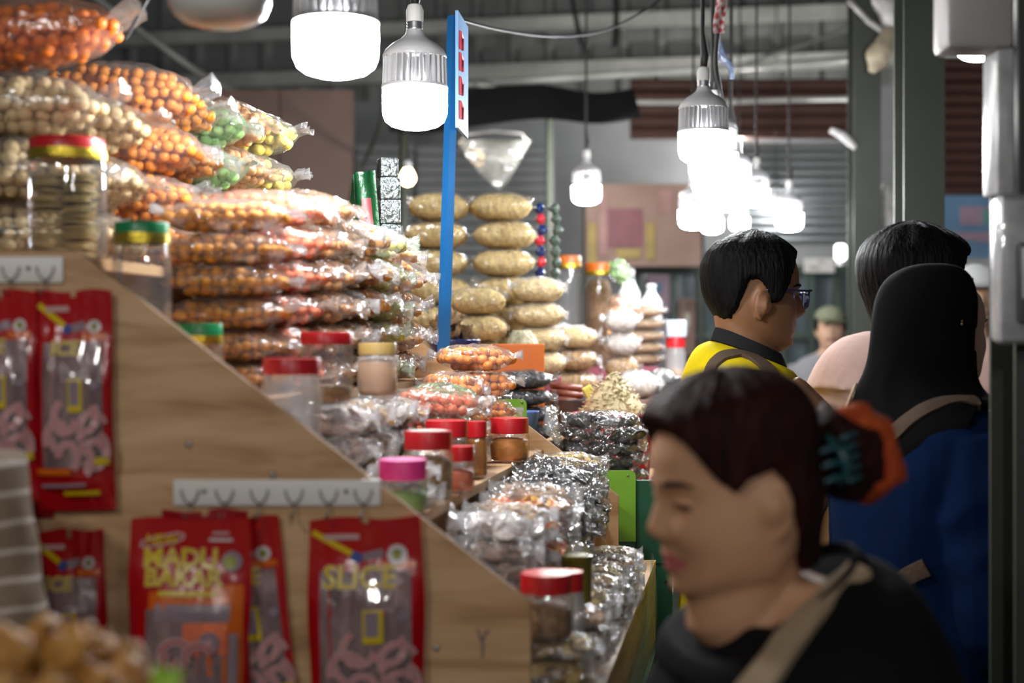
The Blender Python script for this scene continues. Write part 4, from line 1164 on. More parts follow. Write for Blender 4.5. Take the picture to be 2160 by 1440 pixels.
# strings of dark beads hanging beside the beige piles
for (u, nm, cm_) in ((1140, 'navy and red', ('navy', 'redtub')), (1172, 'dark green', ('dkgreen', 'dkgreen'))):
    r = empty('sachet_strip', P(u, 640, 4.25), label='hanging strip of shiny %s sachets beside the beige pile' % nm, cat='sachet strip')
    for k in range(9):
        m = blob([(0.004 * math.sin(k * 2), 0, 0.012 + k * 0.032), (0.004 * math.cos(k * 2), 0, 0.028 + k * 0.032), (0, 0, 0.044 + k * 0.032)], [0.006, 0.017, 0.006], seed=k, freq=60, nz=0.5)
        m.build('sachet', M[cm_[k % 2]], r, smooth=True)
# trays and bowls
def openbox(name, label, u0, u1, v0, d, zb, dep, mat, cat):
    a = P(u0, v0, d); b = P(u1, v0, d)
    r = empty(name, Vector(((a.x + b.x) / 2, d, H + zb)), label=label, cat=cat)
    w_ = b.x - a.x; h_ = a.z - (H + zb)
    bevel_box((0, 0, h_ / 2), (w_, 0.008, h_), 0.003).build('front', mat, r)
    bevel_box((0, dep, h_ / 2 - 0.01), (w_, 0.008, h_ - 0.02), 0.003).build('back', mat, r)
    for sx in (-1, 1):
        bevel_box((sx * (w_ / 2 - 0.004), dep / 2, h_ / 2 - 0.01), (0.008, dep, h_ - 0.02), 0.003).build('side', mat, r)
    bevel_box((0, dep / 2, 0.006), (w_, dep, 0.008), 0.003).build('bottom', mat, r)
    return r
openbox('plastic_tray', 'bright orange plastic tray behind the light orange bags', 1040, 1148, 725, 3.42, T2, 0.16, M['orangepl'], 'tray')
def rboard(name, label, u0, u1, v0, v1, d, mat, cat='board'):
    """a standing plastic divider with rounded top corners"""
    a = P(u0, v1, d); b = P(u1, v0, d)
    rr = 0.012
    pts = [(a.x, a.z), (b.x, a.z)]
    for k in range(6):
        t = PI / 2 * k / 5
        pts.append((b.x - rr + rr * math.cos(t), b.z - rr + rr * math.sin(t)))
    for k in range(6):
        t = PI / 2 + PI / 2 * k / 5
        pts.append((a.x + rr + rr * math.cos(t), b.z - rr + rr * math.sin(t)))
    cx = (a.x + b.x) / 2
    m = MB(); m.prism([(x - cx, z_ - a.z) for x, z_ in pts], 0, 0.006)
    r = empty(name, Vector((cx, d, a.z)), label=label, cat=cat)
    m.build('board', mat, r)
    m = MB(); m.lathe([(0.0, 0.003), (0.0025, 0.002), (0.003, 0)], 8)
    link('rivet', m.mesh('rivet', M['metal'], True), r, loc=((b.x - cx) * 0.72, 0, (b.z - a.z) * 0.93), rot=(PI / 2, 0, 0))
    return r
rboard('divider_board', 'large lime green divider board at the end of the second stall', 1220, 1341, 992, 1142, 3.03, M['lime'])
rboard('divider_board', 'small lime green divider board under the black packs', 1040, 1111, 842, 925, 3.02, M['lime'])
stack(-0.155, 3.22, T2, [0.04, 0.04, 0.038, 0.04], 0.17, 0.13, 'black_s', 'shiny clear pack of black seaweed', 'the pile before the orange tray edge', 45, filmname='film_dark', r=0, crinkle=2.0)
zz = -0.315
for i in range(5):
    p = P(1268 + 5 * (i % 2), 0, 3.2); p.z = H + zz + 0.030 * i
    bag(p, 0.205 if i < 4 else 0.18, 0.16, 0.036, 'black_s', 70 + i, label='shiny clear pack of black seaweed, %s in the pile on the green counter' % ORD[4 - i], group='black packs on the green counter', filmname='film_dark', r=0, crinkle=3.2, e=0.86, chip=0.024)
m = bevel_box((0, 0, -0.0225), (0.18, 0.15, 0.045), 0.004)
tag(m.build('wooden_block', M['greenpaint'], loc=Vector((P(1265, 0, 3.2).x, 3.2, H + zz))), 'green block under the pile of black seaweed packs', 'block')
# red tub with a heap of dried fish: every fish its own piece up to the limit
r = empty('red_tub', Vector((P(1295, 0, 3.48).x, 3.48, H + T3)), label='red plastic tub under the heap of dried fish', cat='tub')
m = MB(); m.lathe([(0.06, 0.0), (0.085, 0.004), (0.10, 0.175), (0.106, 0.182), (0.102, 0.186), (0.094, 0.175), (0.08, 0.02), (0.0, 0.015)], 36, cap0=True); m.build('tub', M['redtub'], r, smooth=True, sharp=40)
M['fish'] = pmat('dried_fish', (0.40, 0.32, 0.17), 0.5, scale=40, col2=(0.62, 0.53, 0.33))
hp = empty('dried_fish_heap', Vector((P(1295, 0, 3.48).x, 3.48, H + T3 + 0.16)), label='heap of small dried fish piled high in the red tub', cat='dried fish')
m = MB(); m.lathe([(0.0, 0.115), (0.03, 0.10), (0.06, 0.06), (0.088, 0.018), (0.093, 0.0), (0.0, -0.01)], 24); tag(m.build('core', M['fish'], hp, smooth=True), kind='stuff')
fmb = MB(); fmb.tube([(-0.017, 0, 0), (-0.012, 0, 0.001), (0, 0, 0.002), (0.010, 0.001, 0.001), (0.014, 0.002, 0), (0.019, 0.003, 0)], [0.001, 0.003, 0.0042, 0.003, 0.001, 0.003], 6, flat=[0.6] * 6)
fme = fmb.mesh('dried_fish', M['fish'], smooth=True)
rnd = random.Random(4)
for k in range(300):
    a = rnd.uniform(PI, 2 * PI) if k < 240 else rnd.uniform(0, PI)
    t = rnd.random() ** 0.6
    rr_ = 0.093 * t
    zz_ = 0.118 * (1 - t ** 1.25) + rnd.uniform(-0.002, 0.004)
    link('dried_fish', fme, hp, loc=(rr_ * math.cos(a), rr_ * math.sin(a), zz_), rot=(rnd.uniform(-.6, .6), rnd.uniform(-.6, .6), rnd.uniform(0, 6.3)))
# dark wide bowl of sausages
bc = Vector((P(1210, 0, 3.69).x, 3.69, H + T2))
r = empty('wide_bowl', bc, label='wide dark metal bowl behind the black packs', cat='bowl')
m = MB(); m.lathe([(0.04, 0), (0.06, 0.003), (0.085, 0.044), (0.092, 0.072), (0.097, 0.078), (0.092, 0.079), (0.082, 0.048), (0.055, 0.012), (0, 0.01)], 36, cap0=True); m.build('bowl', M['darkbowl'], r, smooth=True)
M['sausage'] = pmat('dried_sausage', (0.19, 0.05, 0.03), 0.35, var=0.25, scale=30)
k = 0
for lay, n_ in enumerate((5, 4, 3, 2)):
    for j in range(n_):
        rnd = random.Random(k)
        m = MB(); L_ = 0.043
        m.tube([(-L_, 0, 0), (-L_ * 0.9, 0, 0.002), (0, 0.002, 0.003), (L_ * 0.9, 0, 0.002), (L_, 0, 0)], [0.003, 0.009, 0.010, 0.009, 0.003], 10)
        o = m.build('dried_sausage', M['sausage'], smooth=True, loc=bc + Vector((-0.018 + rnd.uniform(-.003, .003), (j - (n_ - 1) / 2) * 0.0205, 0.052 + 0.0175 * lay)), rot=(0, 0.12, rnd.uniform(-.03, .03)))
        tag(o, 'dark red dried sausage heaped in the wide dark bowl', 'sausage', 'sausages in the dark bowl')
        k += 1
mm = bevel_box((0, 0, 0.03), (0.026, 0.012, 0.075), 0.003)
tag(mm.build('cheese_bar', M['yellow_s'], loc=bc + Vector((0.062, -0.028, 0.050)), rot=(0, -0.5, 0.2)), 'yellow packaged bar leaning on the sausages', 'bar')
m = MB(); V_, F_ = ico(2); m.add([(v[0] * 0.012, v[1] * 0.012, v[2] * 0.011) for v in V_], F_)
for k, (dx, dz) in enumerate(((0.035, 0.062), (0.062, 0.064))):
    tag(link('dried_fruit', m.mesh('dried_fruit', M['orange'] if k == 0 else M['black'], True), loc=bc + Vector((dx, -0.066 if k == 0 else -0.050, dz))), ['small orange dried fruit at the rim of the dark bowl', 'small black dried fruit at the rim of the dark bowl'][k], 'dried fruit')
# navy bowl with dried brown mushrooms
bc = Vector((P(957, 0, 3.50).x, 3.50, H + T1 + 0.02))
r = empty('enamel_bowl', bc, label='navy blue enamel bowl beside the amber bags', cat='bowl')
m = MB(); m.lathe([(0.025, -0.02), (0.030, -0.018), (0.032, 0.0), (0.05, 0.03), (0.066, 0.055), (0.068, 0.060), (0.064, 0.059), (0.045, 0.03), (0, 0.008)], 36, cap0=True); m.build('bowl', M['navy'], r, smooth=True)
M['mush'] = pmat('dried_mushroom', (0.15, 0.085, 0.04), 0.7, scale=40, col2=(0.33, 0.21, 0.11), bump=0.6)
for k in range(26):
    rnd = random.Random(k + 5)
    a = rnd.uniform(0, 6.28); t = rnd.random() ** 0.7
    m = MB()
    m.grid(lambda i, j: ((i - 0.5) * 0.042, (j - 0.5) * 0.036, 0.011 * mnoise.noise(Vector((i * 3 + k, j * 3, 0))) + 0.008 * ((i - 0.5) ** 2 + (j - 0.5) ** 2) * 6), 6, 6)
    nb = len(m.v); m.v += [(x, y, z_ - 0.004) for x, y, z_ in m.v]; m.f += [tuple(j + nb for j in f_[::-1]) for f_ in m.f]; m.m = [0] * len(m.f)
    o = m.build('dried_mushroom', M['mush'], smooth=True, loc=bc + Vector((0.05 * t * math.cos(a) - 0.008, 0.05 * t * math.sin(a), 0.055 + 0.055 * (1 - t) + 0.004)), rot=(rnd.uniform(-.8, .8), rnd.uniform(-.8, .8), rnd.uniform(0, 6)))
    tag(o, 'curled brown dried mushroom slice heaped in the navy bowl', 'dried mushroom', 'mushrooms in the navy bowl')
# grey dried beans in the orange tray
hp = empty('dried_leaf_heap', Vector((P(1100, 0, 3.5).x, 3.5, H - 0.03)), label='heap of grey green dried leaves in the orange tray', cat='dried leaves')
M['leafs'] = pmat('dried_leaves', (0.20, 0.18, 0.10), 0.7, scale=60, col2=(0.42, 0.39, 0.27), bump=0.6)
m = MB(); m.lathe([(0.0, 0.058), (0.02, 0.053), (0.04, 0.03), (0.05, 0.0), (0.0, -0.02)], 30)
m.v = [tuple(Vector(p) * (1 + 0.16 * mnoise.noise(Vector(p) * 120))) for p in m.v]
tag(m.build('leaves', M['leafs'], hp, smooth=True), kind='stuff')
# blue tub, glass jars further along
mm = MB(); mm.lathe([(0.017, 0), (0.023, 0.002), (0.027, 0.052), (0.029, 0.056), (0.026, 0.054), (0.021, 0.008), (0, 0.006)], 28, cap0=True)
M['bluetub'] = pmat('blue_plastic', (0.12, 0.20, 0.50), 0.3, var=0.1)
tag(mm.build('plastic_cup', M['bluetub'], smooth=True, loc=Vector((P(1110, 0, 3.10).x, 3.10, H - 0.207))), 'pale blue plastic cup beside the small lime board', 'cup')
b = MB(); b.box((0, 0, 0.009), (0.06, 0.055, 0.018))
tag(b.build('wooden_block', M['greenpaint'], loc=Vector((P(1110, 0, 3.10).x, 3.10, H + T2))), 'green block under the pale blue cup', 'block')
M['crumple'] = film('crumpled_clear_film', haze=0.3, gloss=0.25, rough=0.1, bump=1.0, bscale=60)
b = blob([P(1156, 855, 3.11), P(1160, 880, 3.11), P(1166, 905, 3.11), P(1178, 935, 3.11)], [0.008, 0.015, 0.015, 0.010], nz=0.6, seed=2, freq=50, n=20, sub=6).build('crumpled_film', M['crumple'], smooth=True)
tag(b, 'crumpled clear film hanging by the pale blue cup', 'plastic film')
for i, (u, v0_, v1_, d, c1, lb) in enumerate(((1198, 540, 700, 5.2, 'brown_s', 'tall glass jar with orange cap beyond the sachet strips'), (1262, 555, 705, 5.2, 'brown_s', 'dark tall glass jar with gold bands beyond the sachet strips'))):
    zt_ = P(0, 772, 5.2).z
    h_ = P(0, v0_, d).z - zt_ - 0.03
    jar(Vector((P(u, 0, d).x, d, zt_)), 0.050, h_, None, lb, lidm='orangepl', fill=c1, fillh=h_ * (0.9 if i else 0.3), gold=True, lidh=0.03)
for i, (u, v, L_, k, lb) in enumerate(((1292, 588, 0.095, 'green_s', 'round pale green packet above the orange packets'), (1290, 661, 0.10, 'tan_s', 'peach orange packet hanging beside the tall jars'), (1287, 736, 0.105, 'tan_s', 'lower peach orange packet beside the tall jars'))):
    p = P(u, v, 5.0)
    bag(p, L_, 0.09, 0.075, k, i + 80, label=lb, filmname='film_tan' if k != 'green_s' else 'film_green', r=0, pitch=0.9, e=0.9, chip=0.02, crinkle=1.6)
_p = P(1320, 772, 5.2); mm = MB(); mm.box((0, 0, _p.z / 2), (0.41, 0.5, _p.z))
tag(mm.build('cloth_table', M['maroon'], loc=(_p.x - 0.107, 5.2, 0)), 'maroon cloth-covered table under the far tan pile', 'table')
jarP(1425, 712, 5.0, -0.20, 0.036, 'plastic tub with a red lid near the end of the stall', fill='tan_s', fillh=0.1, lidh=0.03, body='jar_frost')
_p = P(1440, 790, 4.95); mm = MB(); mm.box((0, 0, (H - 0.2) / 2), (0.18, 0.3, H - 0.2)); tag(mm.build('cloth_table', M['maroon'], loc=(_p.x + 0.025, 4.95, 0)), 'maroon cloth-covered table under the red-lidded tub', 'table')
M['carton'] = pmat('pale_blue_carton', (0.42, 0.48, 0.58), 0.5, var=0.1)
tag(bevel_box((0, 0, 0.03), (0.07, 0.07, 0.06), 0.006).build('carton', M['carton'], smooth=True, sharp=30, loc=P(1425, 711, 5.0)), 'pale blue carton on top of the red-lidded tub', 'carton')
bag(Vector((P(1456, 0, 4.87).x, 4.87, H - 0.2)), 0.14, 0.11, 0.09, 'pale_s', 91, label='clear bag of pale buns beside the man in yellow', filmname='film_milky', r=0, crinkle=1.6, e=0.9)
for i, (u, v0_, v1_) in enumerate(((1328, 570, 690), (1374, 600, 690))):
    a = P(u, v1_, 6.2)
    h_ = sz(v1_ - v0_, 6.2)
    m = MB(); m.lathe([(0.04, 0), (0.045, 0.01), (0.045, h_ * 0.6), (0.02, h_ * 0.8), (0.016, h_ * 0.92), (0.02, h_ * 0.93), (0.02, h_), (0, h_)], 20, cap0=True)
    r = empty('bottle', a, label=['white bottle standing past the peach packets', 'second white bottle past the peach packets, nearer the green shop front'][i], cat='bottle')
    m.build('body', M['white'], r, smooth=True)
_p = P(1340, 690, 6.2); mm = MB(); mm.box((0, 0, _p.z / 2), (0.4, 0.4, _p.z)); tag(mm.build('side_table', M['darkbowl'], loc=(_p.x, 6.25, 0)), 'dark side table under the white bottles', 'table')
# hanging clear pouch under the awning
M['hangfilm'] = film('thick_clear_pouch', haze=0.32, gloss=0.16, rough=0.15, bump=0.9, bscale=14, hazecol=(0.85, 0.86, 0.80))
r = empty('hanging_bag', P(1042, 296, 7.16), label='clear plastic bag hanging point-down under the black awning', cat='plastic bag')
m = MB()
def hb(side):
    def fn(i, j):
        wd = (1 - j) ** 0.75
        x = (i - 0.5) * 0.36 * (wd + 0.03) + 0.03 * j * j
        return (x, side * 0.045 * math.sin(PI * i) * (0.3 + math.sin(PI * min(1, j * 1.1 + 0.1))) + 0.02 * mnoise.noise(Vector((i * 4, j * 4, side))), -j * 0.24)
    return fn
m.grid(hb(1), 14, 14); m.grid(hb(-1), 14, 14)
m.build('bag', M['hangfilm'], r, smooth=True)
m = MB(); m.tube([(-0.17, 0, -0.01), (-0.14, 0, 0.03), (0, 0.02, 0.05), (0.14, 0, 0.03), (0.17, 0, -0.01)], 0.006, 6); m.build('handle', M['bundle_w'], r, smooth=True)

# ------------------------------------------------------------------ hook strips and hanging pouches on the near board
YB = 1.75
def hookstrip(u0, u1, v0, v1, n, label, first=0):
    a = P(u0, v1, YB); b = P(u1, v0, YB)
    r = empty('hook_strip', Vector(((a.x + b.x) / 2, YB, a.z)), label=label, cat='hook strip')
    w_, h_ = b.x - a.x, b.z - a.z
    bevel_box((0, -0.003, h_ / 2), (w_, 0.0055, h_), 0.0022).build('strip', M['white'], r, smooth=True, sharp=40)
    for k in range(n):
        x = -w_ / 2 + w_ * (k + 0.5) / n
        m = MB()
        for sx in (-1, 1):
            m.tube([(x + sx * 0.0105, -0.008, h_ * 0.62), (x + sx * 0.0098, -0.009, h_ * 0.45), (x + sx * 0.006, -0.0095, h_ * 0.22), (x, -0.0095, h_ * 0.08)], 0.0011, 6)
        m.tube([(x, -0.0095, h_ * 0.08), (x, -0.0105, -0.004), (x, -0.014, -0.011), (x, -0.030, -0.013), (x, -0.042, -0.006)], 0.0013, 6)
        m.build('hook', M['hookmetal'], r, smooth=True)
    for k in (0.9, n - 1.0):
        m = MB(); m.lathe([(0.0005, 0.0022), (0.0025, 0.0018), (0.0032, 0.0)], 10)
        link('screw', m.mesh('screw', M['hookmetal'], True), r, loc=(-w_ / 2 + w_ * k / n * 1.0, -0.006, h_ * 0.55), rot=(PI / 2, 0, 0))
    return r
hookstrip(367, 804, 1010, 1066, 6, 'white strip of six wire hooks with two pouches, screwed to the plywood')
hookstrip(-300, 136, 541, 597, 6, 'white hook strip at the flat top of the plywood board')

M['redfoil'] = pmat('red_pouch_foil', (0.39, 0.004, 0.008), 0.22, 0.0, var=0.10, scale=10, bump=0.25, bscale=24, coat=0.3)
M['darkred'] = pmat('dark_red_pouch_foil', (0.28, 0.004, 0.010), 0.25, 0.0, var=0.10, scale=10, bump=0.25, bscale=24)
M['window'] = pmat('pouch_window_film', (0.30, 0.20, 0.20), 0.10, 0.0, scale=26, col2=(0.14, 0.10, 0.11), bump=1.0, bscale=30, coat=0.6, stretch=(2, 1, 0.6))
M['orangeprint'] = pmat('orange_print', (0.62, 0.12, 0.008), 0.25, var=0.12, bump=0.2, bscale=24)
M['yellowprint'] = pmat('yellow_print', (0.62, 0.45, 0.01), 0.3, var=0.1)
M['whiteprint'] = pmat('white_print', (0.58, 0.54, 0.55), 0.3, var=0.08)
M['pinktent'] = pmat('pink_print_line', (0.55, 0.16, 0.19), 0.3, var=0.1)
M['paletent'] = pmat('pale_pink_print', (0.50, 0.32, 0.32), 0.25, var=0.15)
M['greenmark'] = pmat('green_mark', (0.22, 0.24, 0.01), 0.4, var=0.3, scale=60)
M['greyprint'] = pmat('lilac_grey_print', (0.26, 0.20, 0.24), 0.3, var=0.15)
M['blueprint'] = pmat('blue_print', (0.05, 0.10, 0.32), 0.3, var=0.15)

def text_mesh(s, size, bold=0.0):
    cu = bpy.data.curves.new('lettering', 'FONT')
    cu.body = s; cu.size = size; cu.align_x = 'CENTER'; cu.align_y = 'CENTER'
    cu.offset = bold
    cu.extrude = 0.0
    cu.resolution_u = 3
    o = bpy.data.objects.new('lettering_tmp', cu); COL.objects.link(o)
    dg = bpy.context.evaluated_depsgraph_get()
    me = bpy.data.meshes.new_from_object(o.evaluated_get(dg))
    bpy.data.objects.remove(o); bpy.data.curves.remove(cu)
    return me

def hang_pouch(u, v0, v1, wpx, label, seed, elems, tilt=0.0, d=YB - 0.014, mat='redfoil', ztw=0.0, bulge=0.020, notch=True):
    """printed pouch hung by its top; local x to the right, z down from the top edge is negative"""
    top = P(u, v0, d)
    w_ = sz(wpx, d); h_ = sz(v1 - v0, d)
    o = empty('snack_pouch', top, (0, tilt, ztw), label=label, cat='snack pouch')
    def sy(x, z):
        a = min(1, max(-1, 2 * x / w_)); b = min(1, max(0, -z / h_))
        edge = (1 - a * a) ** 0.6 if abs(a) < 1 else 0
        y = -bulge * edge * min(1, max(0, (b - 0.16) * 4)) * min(1, (1 - b) * 7)
        y -= 0.0022 * mnoise.noise(Vector((x * 40, z * 26, seed * 3.3))) + 0.0016 * (1 - abs(2 * mnoise.noise(Vector((x * 70, z * 12, seed)))))
        return y
    def wid(b): return 1 + 0.03 * math.sin(b * 7 + seed)
    m = MB()
    nx, nz_ = 26, 40
    def ff(i, j):
        x = (i - 0.5) * w_ * wid(j); z_ = -j * h_
        z_ += 0.002 * math.sin(i * 9 + seed) * (1 - j)
        return (x, sy(x, z_), z_)
    m.grid(ff, nx, nz_)
    def fb(i, j):
        x = (i - 0.5) * w_ * wid(j); z_ = -j * h_ + 0.002 * math.sin(i * 9 + seed) * (1 - j)
        return (x, min(0.004, -sy(x, z_) * 0.2 + 0.001), z_)
    m.grid(fb, nx, nz_)
    # hanging hole
    if notch:
        keep = []
        for fi, f in enumerate(m.f):
            cx = sum(m.v[q][0] for q in f) / 4; cz = sum(m.v[q][2] for q in f) / 4
            keep.append(not (abs(cx) < w_ * 0.055 and cz > -h_ * 0.035))
        m.f = [f for f, k in zip(m.f, keep) if k]; m.m = [0] * len(m.f)
    m.build('pouch', M[mat], o, smooth=True)
    lvl = [0.0006]
    def put(name, pts_fn, nu, nv, mat_):
        lvl[0] += 0.00022
        e_ = lvl[0]
        q = MB()
        def g(i, j):
            x, z_ = pts_fn(i, j)
            x *= w_; z_ *= h_
            return (x, sy(x, z_) - e_, z_)
        q.grid(g, nu, nv)
        return q.build(name, M[mat_], o, smooth=True)
    def line(name, pts, rad, mat_):
        lvl[0] += 0.00022
        e_ = lvl[0]
        pp = []
        for k in range(len(pts) - 1):
            for t in range(5):
                x = (pts[k][0] * (1 - t / 5) + pts[k + 1][0] * t / 5) * w_; z_ = (pts[k][1] * (1 - t / 5) + pts[k + 1][1] * t / 5) * h_
                pp.append(Vector((x, sy(x, z_) - e_, z_)))
        x, z_ = pts[-1][0] * w_, pts[-1][1] * h_
        pp.append(Vector((x, sy(x, z_) - e_, z_)))
        q = MB()
        vs = []; fs = []
        for k, p in enumerate(pp):
            t = (pp[min(k + 1, len(pp) - 1)] - pp[max(k - 1, 0)]); t.y = 0; t.normalize()
            nrm = Vector((-t.z, 0, t.x)) * rad
            vs += [p + nrm, p - nrm]
            if k: fs.append((2 * k - 2, 2 * k - 1, 2 * k + 1, 2 * k))
        q.add(vs, fs)
        return q.build(name, M[mat_], o)
    def disc(name, cx, cz, r_, mat_, sx=1.0):
        return put(name, lambda i, j: (cx + sx * r_ * j * math.cos(2 * PI * i), cz + r_ * (w_ / h_) * j * math.sin(2 * PI * i)), 20, 2, mat_)
    def text(s, cx, cz, size, mat_, outline=None, skew=0.0, bold=0.0):
        for mm_, bo in (((outline, bold + size * 0.016),) if outline else ()) + ((mat_, bold),):
            lvl[0] += 0.00025
            me = text_mesh(s, size * w_, bo * w_)
            for v in me.vertices:
                x = v.co.x + cx * w_ + skew * v.co.y; z_ = v.co.y + cz * h_
                v.co = Vector((x, sy(x, z_) - lvl[0], z_))
            me.materials.clear(); me.materials.append(M[mm_])
            link('lettering', me, o)
    for e_ in elems:
        k = e_[0]
        if k == 'rect':
            _, x0, x1, z0_, z1_, mt = e_[:6]
            put('print_panel' if mt != 'window' else 'clear_window', lambda i, j: (x0 + (x1 - x0) * i, z0_ + (z1_ - z0_) * j), 12, 14, mt)
        elif k == 'disc': disc('logo_disc', *e_[1:])
        elif k == 'line': line('print_line', *e_[1:])
        elif k == 'text': text(*e_[1:])
    return o
def tent(cx, cz, s, m1='paletent', m2='pinktent', flip=1):
    """curled pale stripes printed on the window"""
    out = []
    def arc(ax, az, rx, a0, a1, n=9):
        return [(ax + rx * math.cos(a0 + (a1 - a0) * k / n), az + 0.52 * rx * math.sin(a0 + (a1 - a0) * k / n)) for k in range(n + 1)]
    rnd = random.Random(int(cx * 100 + s * 10))
    for k in range(9):
        ax = cx + rnd.uniform(-0.30, 0.20); az = cz + rnd.uniform(-0.10, 0.14)
        a0 = rnd.uniform(0, 6.28)
        c_ = arc(ax, az, rnd.uniform(0.07, 0.16) * s, a0, a0 + rnd.uniform(2.4, 4.2))
        out.append(('line', c_, 0.0046 * s, m1)); out.append(('line', c_, 0.0011 * s, m2))
    return out
def logo(cx, cz, r_=0.09):
    return [('disc', cx, cz, r_, 'whiteprint'), ('disc', cx, cz, r_ * 0.52, 'greenmark', 0.9)]
slice_el = lambda word, tx: [('rect', -0.40, 0.40, -0.235, -0.80, 'window')] + [('rect', 0.12, 0.44, -0.195, -0.225, 'orangeprint')] + logo(0.28, -0.165) + [
    ('line', [(-0.46, -0.06), (-0.12, -0.16)], 0.0035, 'yellowprint'), ('line', [(-0.12, -0.165), (-0.03, -0.185)], 0.006, 'blueprint'), ('line', [(-0.02, -0.175), (0.16, -0.155)], 0.005, 'greyprint'),
    ('text', word, tx, -0.265, 0.27, 'yellowprint', 'whiteprint', 0.05, 0.006), ('rect', -0.36, -0.05, -0.07, -0.095, 'paletent')] + [
    ('rect', -0.02, 0.16, -0.40, -0.55, 'yellowprint'), ('rect', 0.0, 0.12, -0.41, -0.52, 'greyprint'), ('disc', 0.33, -0.43, 0.06, 'greyprint')] + tent(0.12, -0.70, 1.0) + [
    ('rect', -0.5, 0.02, -0.80, -0.83, 'orangeprint'), ('rect', 0.30, 0.49, -0.755, -0.79, 'yellowprint'), ('rect', -0.10, 0.36, -0.905, -0.925, 'yellowprint'), ('line', [(-0.4, -0.88), (0.2, -0.875)], 0.0018, 'greyprint')]
hang_pouch(154, 613, 1076, 158, 'red pouch reading ICE under the upper hook strip', 1, slice_el('ICE', -0.08), tilt=-0.02)
hang_pouch(-2, 612, 1062, 156, 'red pouch with white round logo, beside the ICE pouch at the board corner', 2, slice_el('ICE', -0.08), d=YB - 0.018, tilt=-0.012)
hang_pouch(40, 660, 1092, 150, 'dark red pouch hung behind the ICE pouch', 3, [], d=YB - 0.005, mat='darkred', bulge=0.004)
hang_pouch(145, 1117, 1540, 150, 'red pouch with round logo, above the fried snacks', 4, slice_el('ICE', -0.12), tilt=-0.02)
hang_pouch(770, 1092, 1560, 240, 'red pouch reading SLICE with a yellow diagonal stripe', 5, slice_el('SLICE', -0.05), tilt=-0.015)
madu = [('rect', 0.10, 0.46, -0.29, -0.86, 'orangeprint'), ('rect', -0.32, 0.20, -0.325, -0.40, 'orangeprint'),
        ('rect', -0.34, 0.34, -0.40, -0.95, 'window'), ('rect', -0.26, 0.36, -0.375, -0.45, 'greyprint'), ('rect', -0.02, 0.34, -0.455, -0.60, 'coral_s'),
        ('line', [(-0.40, -0.103), (-0.30, -0.085), (-0.10, -0.062), (-0.05, -0.068), (-0.05, -0.085), (-0.12, -0.104), (-0.34, -0.128), (-0.41, -0.125), (-0.40, -0.103)], 0.0014, 'paletent'),
        ('text', 'NEW', -0.23, -0.095, 0.115, 'yellowprint', None, 0.0, 0.002),
        ('rect', 0.16, 0.36, -0.085, -0.098, 'whiteprint'), ('rect', 0.19, 0.33, -0.055, -0.068, 'paletent'),
        ('text', 'MADU', -0.07, -0.178, 0.215, 'yellowprint', 'paletent', 0.0, 0.007), ('text', 'BAKAR', -0.04, -0.262, 0.205, 'yellowprint', 'paletent', 0.0, 0.006),
        ('rect', -0.24, 0.26, -0.316, -0.338, 'yellowprint')] + [('disc', 0.36, -0.185, 0.085, 'greyprint'), ('disc', 0.34, -0.19, 0.055, 'greenmark')] + [
        ('disc', 0.20, -0.54, 0.085, 'greyprint'), ('disc', 0.20, -0.54, 0.03, 'paletent')] + tent(-0.02, -0.72, 1.1, 'paletent', 'redfoil') + [('rect', 0.36, 0.43, -0.50, -0.76, 'greyprint')]
hang_pouch(498, 1096, 1560, 176, 'red pouch with white round logo tilted behind the MADU BAKAR pouch', 7, slice_el('SLICE', -0.1), d=YB - 0.009, tilt=-0.115, mat='redfoil', bulge=0.005)
hang_pouch(432, 1076, 1545, 176, 'red pouch edge showing above the MADU BAKAR pouch', 8, [], d=YB - 0.026, tilt=-0.02, mat='darkred', bulge=0.003)
hang_pouch(402, 1094, 1560, 252, 'red and orange pouch reading MADU BAKAR in yellow letters', 6, madu, d=YB - 0.038, tilt=0.012, notch=False)

# ------------------------------------------------------------------ fried snacks in a tray below the board
tr = empty('wire_tray', P(80, 1722, 1.12), label='shallow tray of golden fried snacks below the pouches', cat='tray')
m = MB(); m.lathe([(0.0, 0.0), (0.15, 0.0), (0.175, 0.03), (0.18, 0.03), (0.153, -0.005), (0.0, -0.005)], 36); m.build('tray', M['metal'], tr, smooth=True)
tb = MB(); zt = tr.location.z - 0.006
tb.box((0, 0, zt - 0.01), (0.5, 0.42, 0.02))
r = empty('snack_table', (tr.location.x, tr.location.y, 0), label='small table carrying the tray of fried snacks', cat='table')
tb.build('top', M['ply'], r)
for sx in (-1, 1):
    for sy_ in (-1, 1):
        lg = MB(); lg.box((sx * 0.21, sy_ * 0.17, (zt - 0.02) / 2), (0.035, 0.035, zt - 0.02)); lg.build('leg', M['ply'], r)
M['fried'] = pmat('golden_fritter', (0.22, 0.085, 0.010), 0.45, scale=70, col2=(0.55, 0.27, 0.05), bump=0.9, bscale=70, detail=6)
M['fried2'] = pmat('pinkish_fritter', (0.30, 0.11, 0.02), 0.45, scale=70, col2=(0.58, 0.31, 0.10), bump=0.9, bscale=70)
def fritter(seed, r_):
    V, Fc = ico(4)
    m = MB(); vs = []
    for v in V:
        p = Vector(v)
        k = 1 + 0.34 * mnoise.noise(p * 1.9 + Vector((seed, 0, 0))) + 0.34 * (1 - abs(2 * mnoise.noise(p * 3.6 + Vector((0, seed, 0))))) + 0.30 * (1 - abs(2 * mnoise.noise(p * 7.5 + Vector((0, 0, seed))))) + 0.16 * mnoise.noise(p * 15)
        vs.append((p.x * r_ * k * 1.1, p.y * r_ * k, p.z * r_ * k * 0.8))
    m.add(vs, Fc)
    return m.mesh('fritter', M['fried'] if seed % 3 else M['fried2'], smooth=True)
fm = [fritter(i, 0.0135) for i in range(6)]
rnd = random.Random(8)
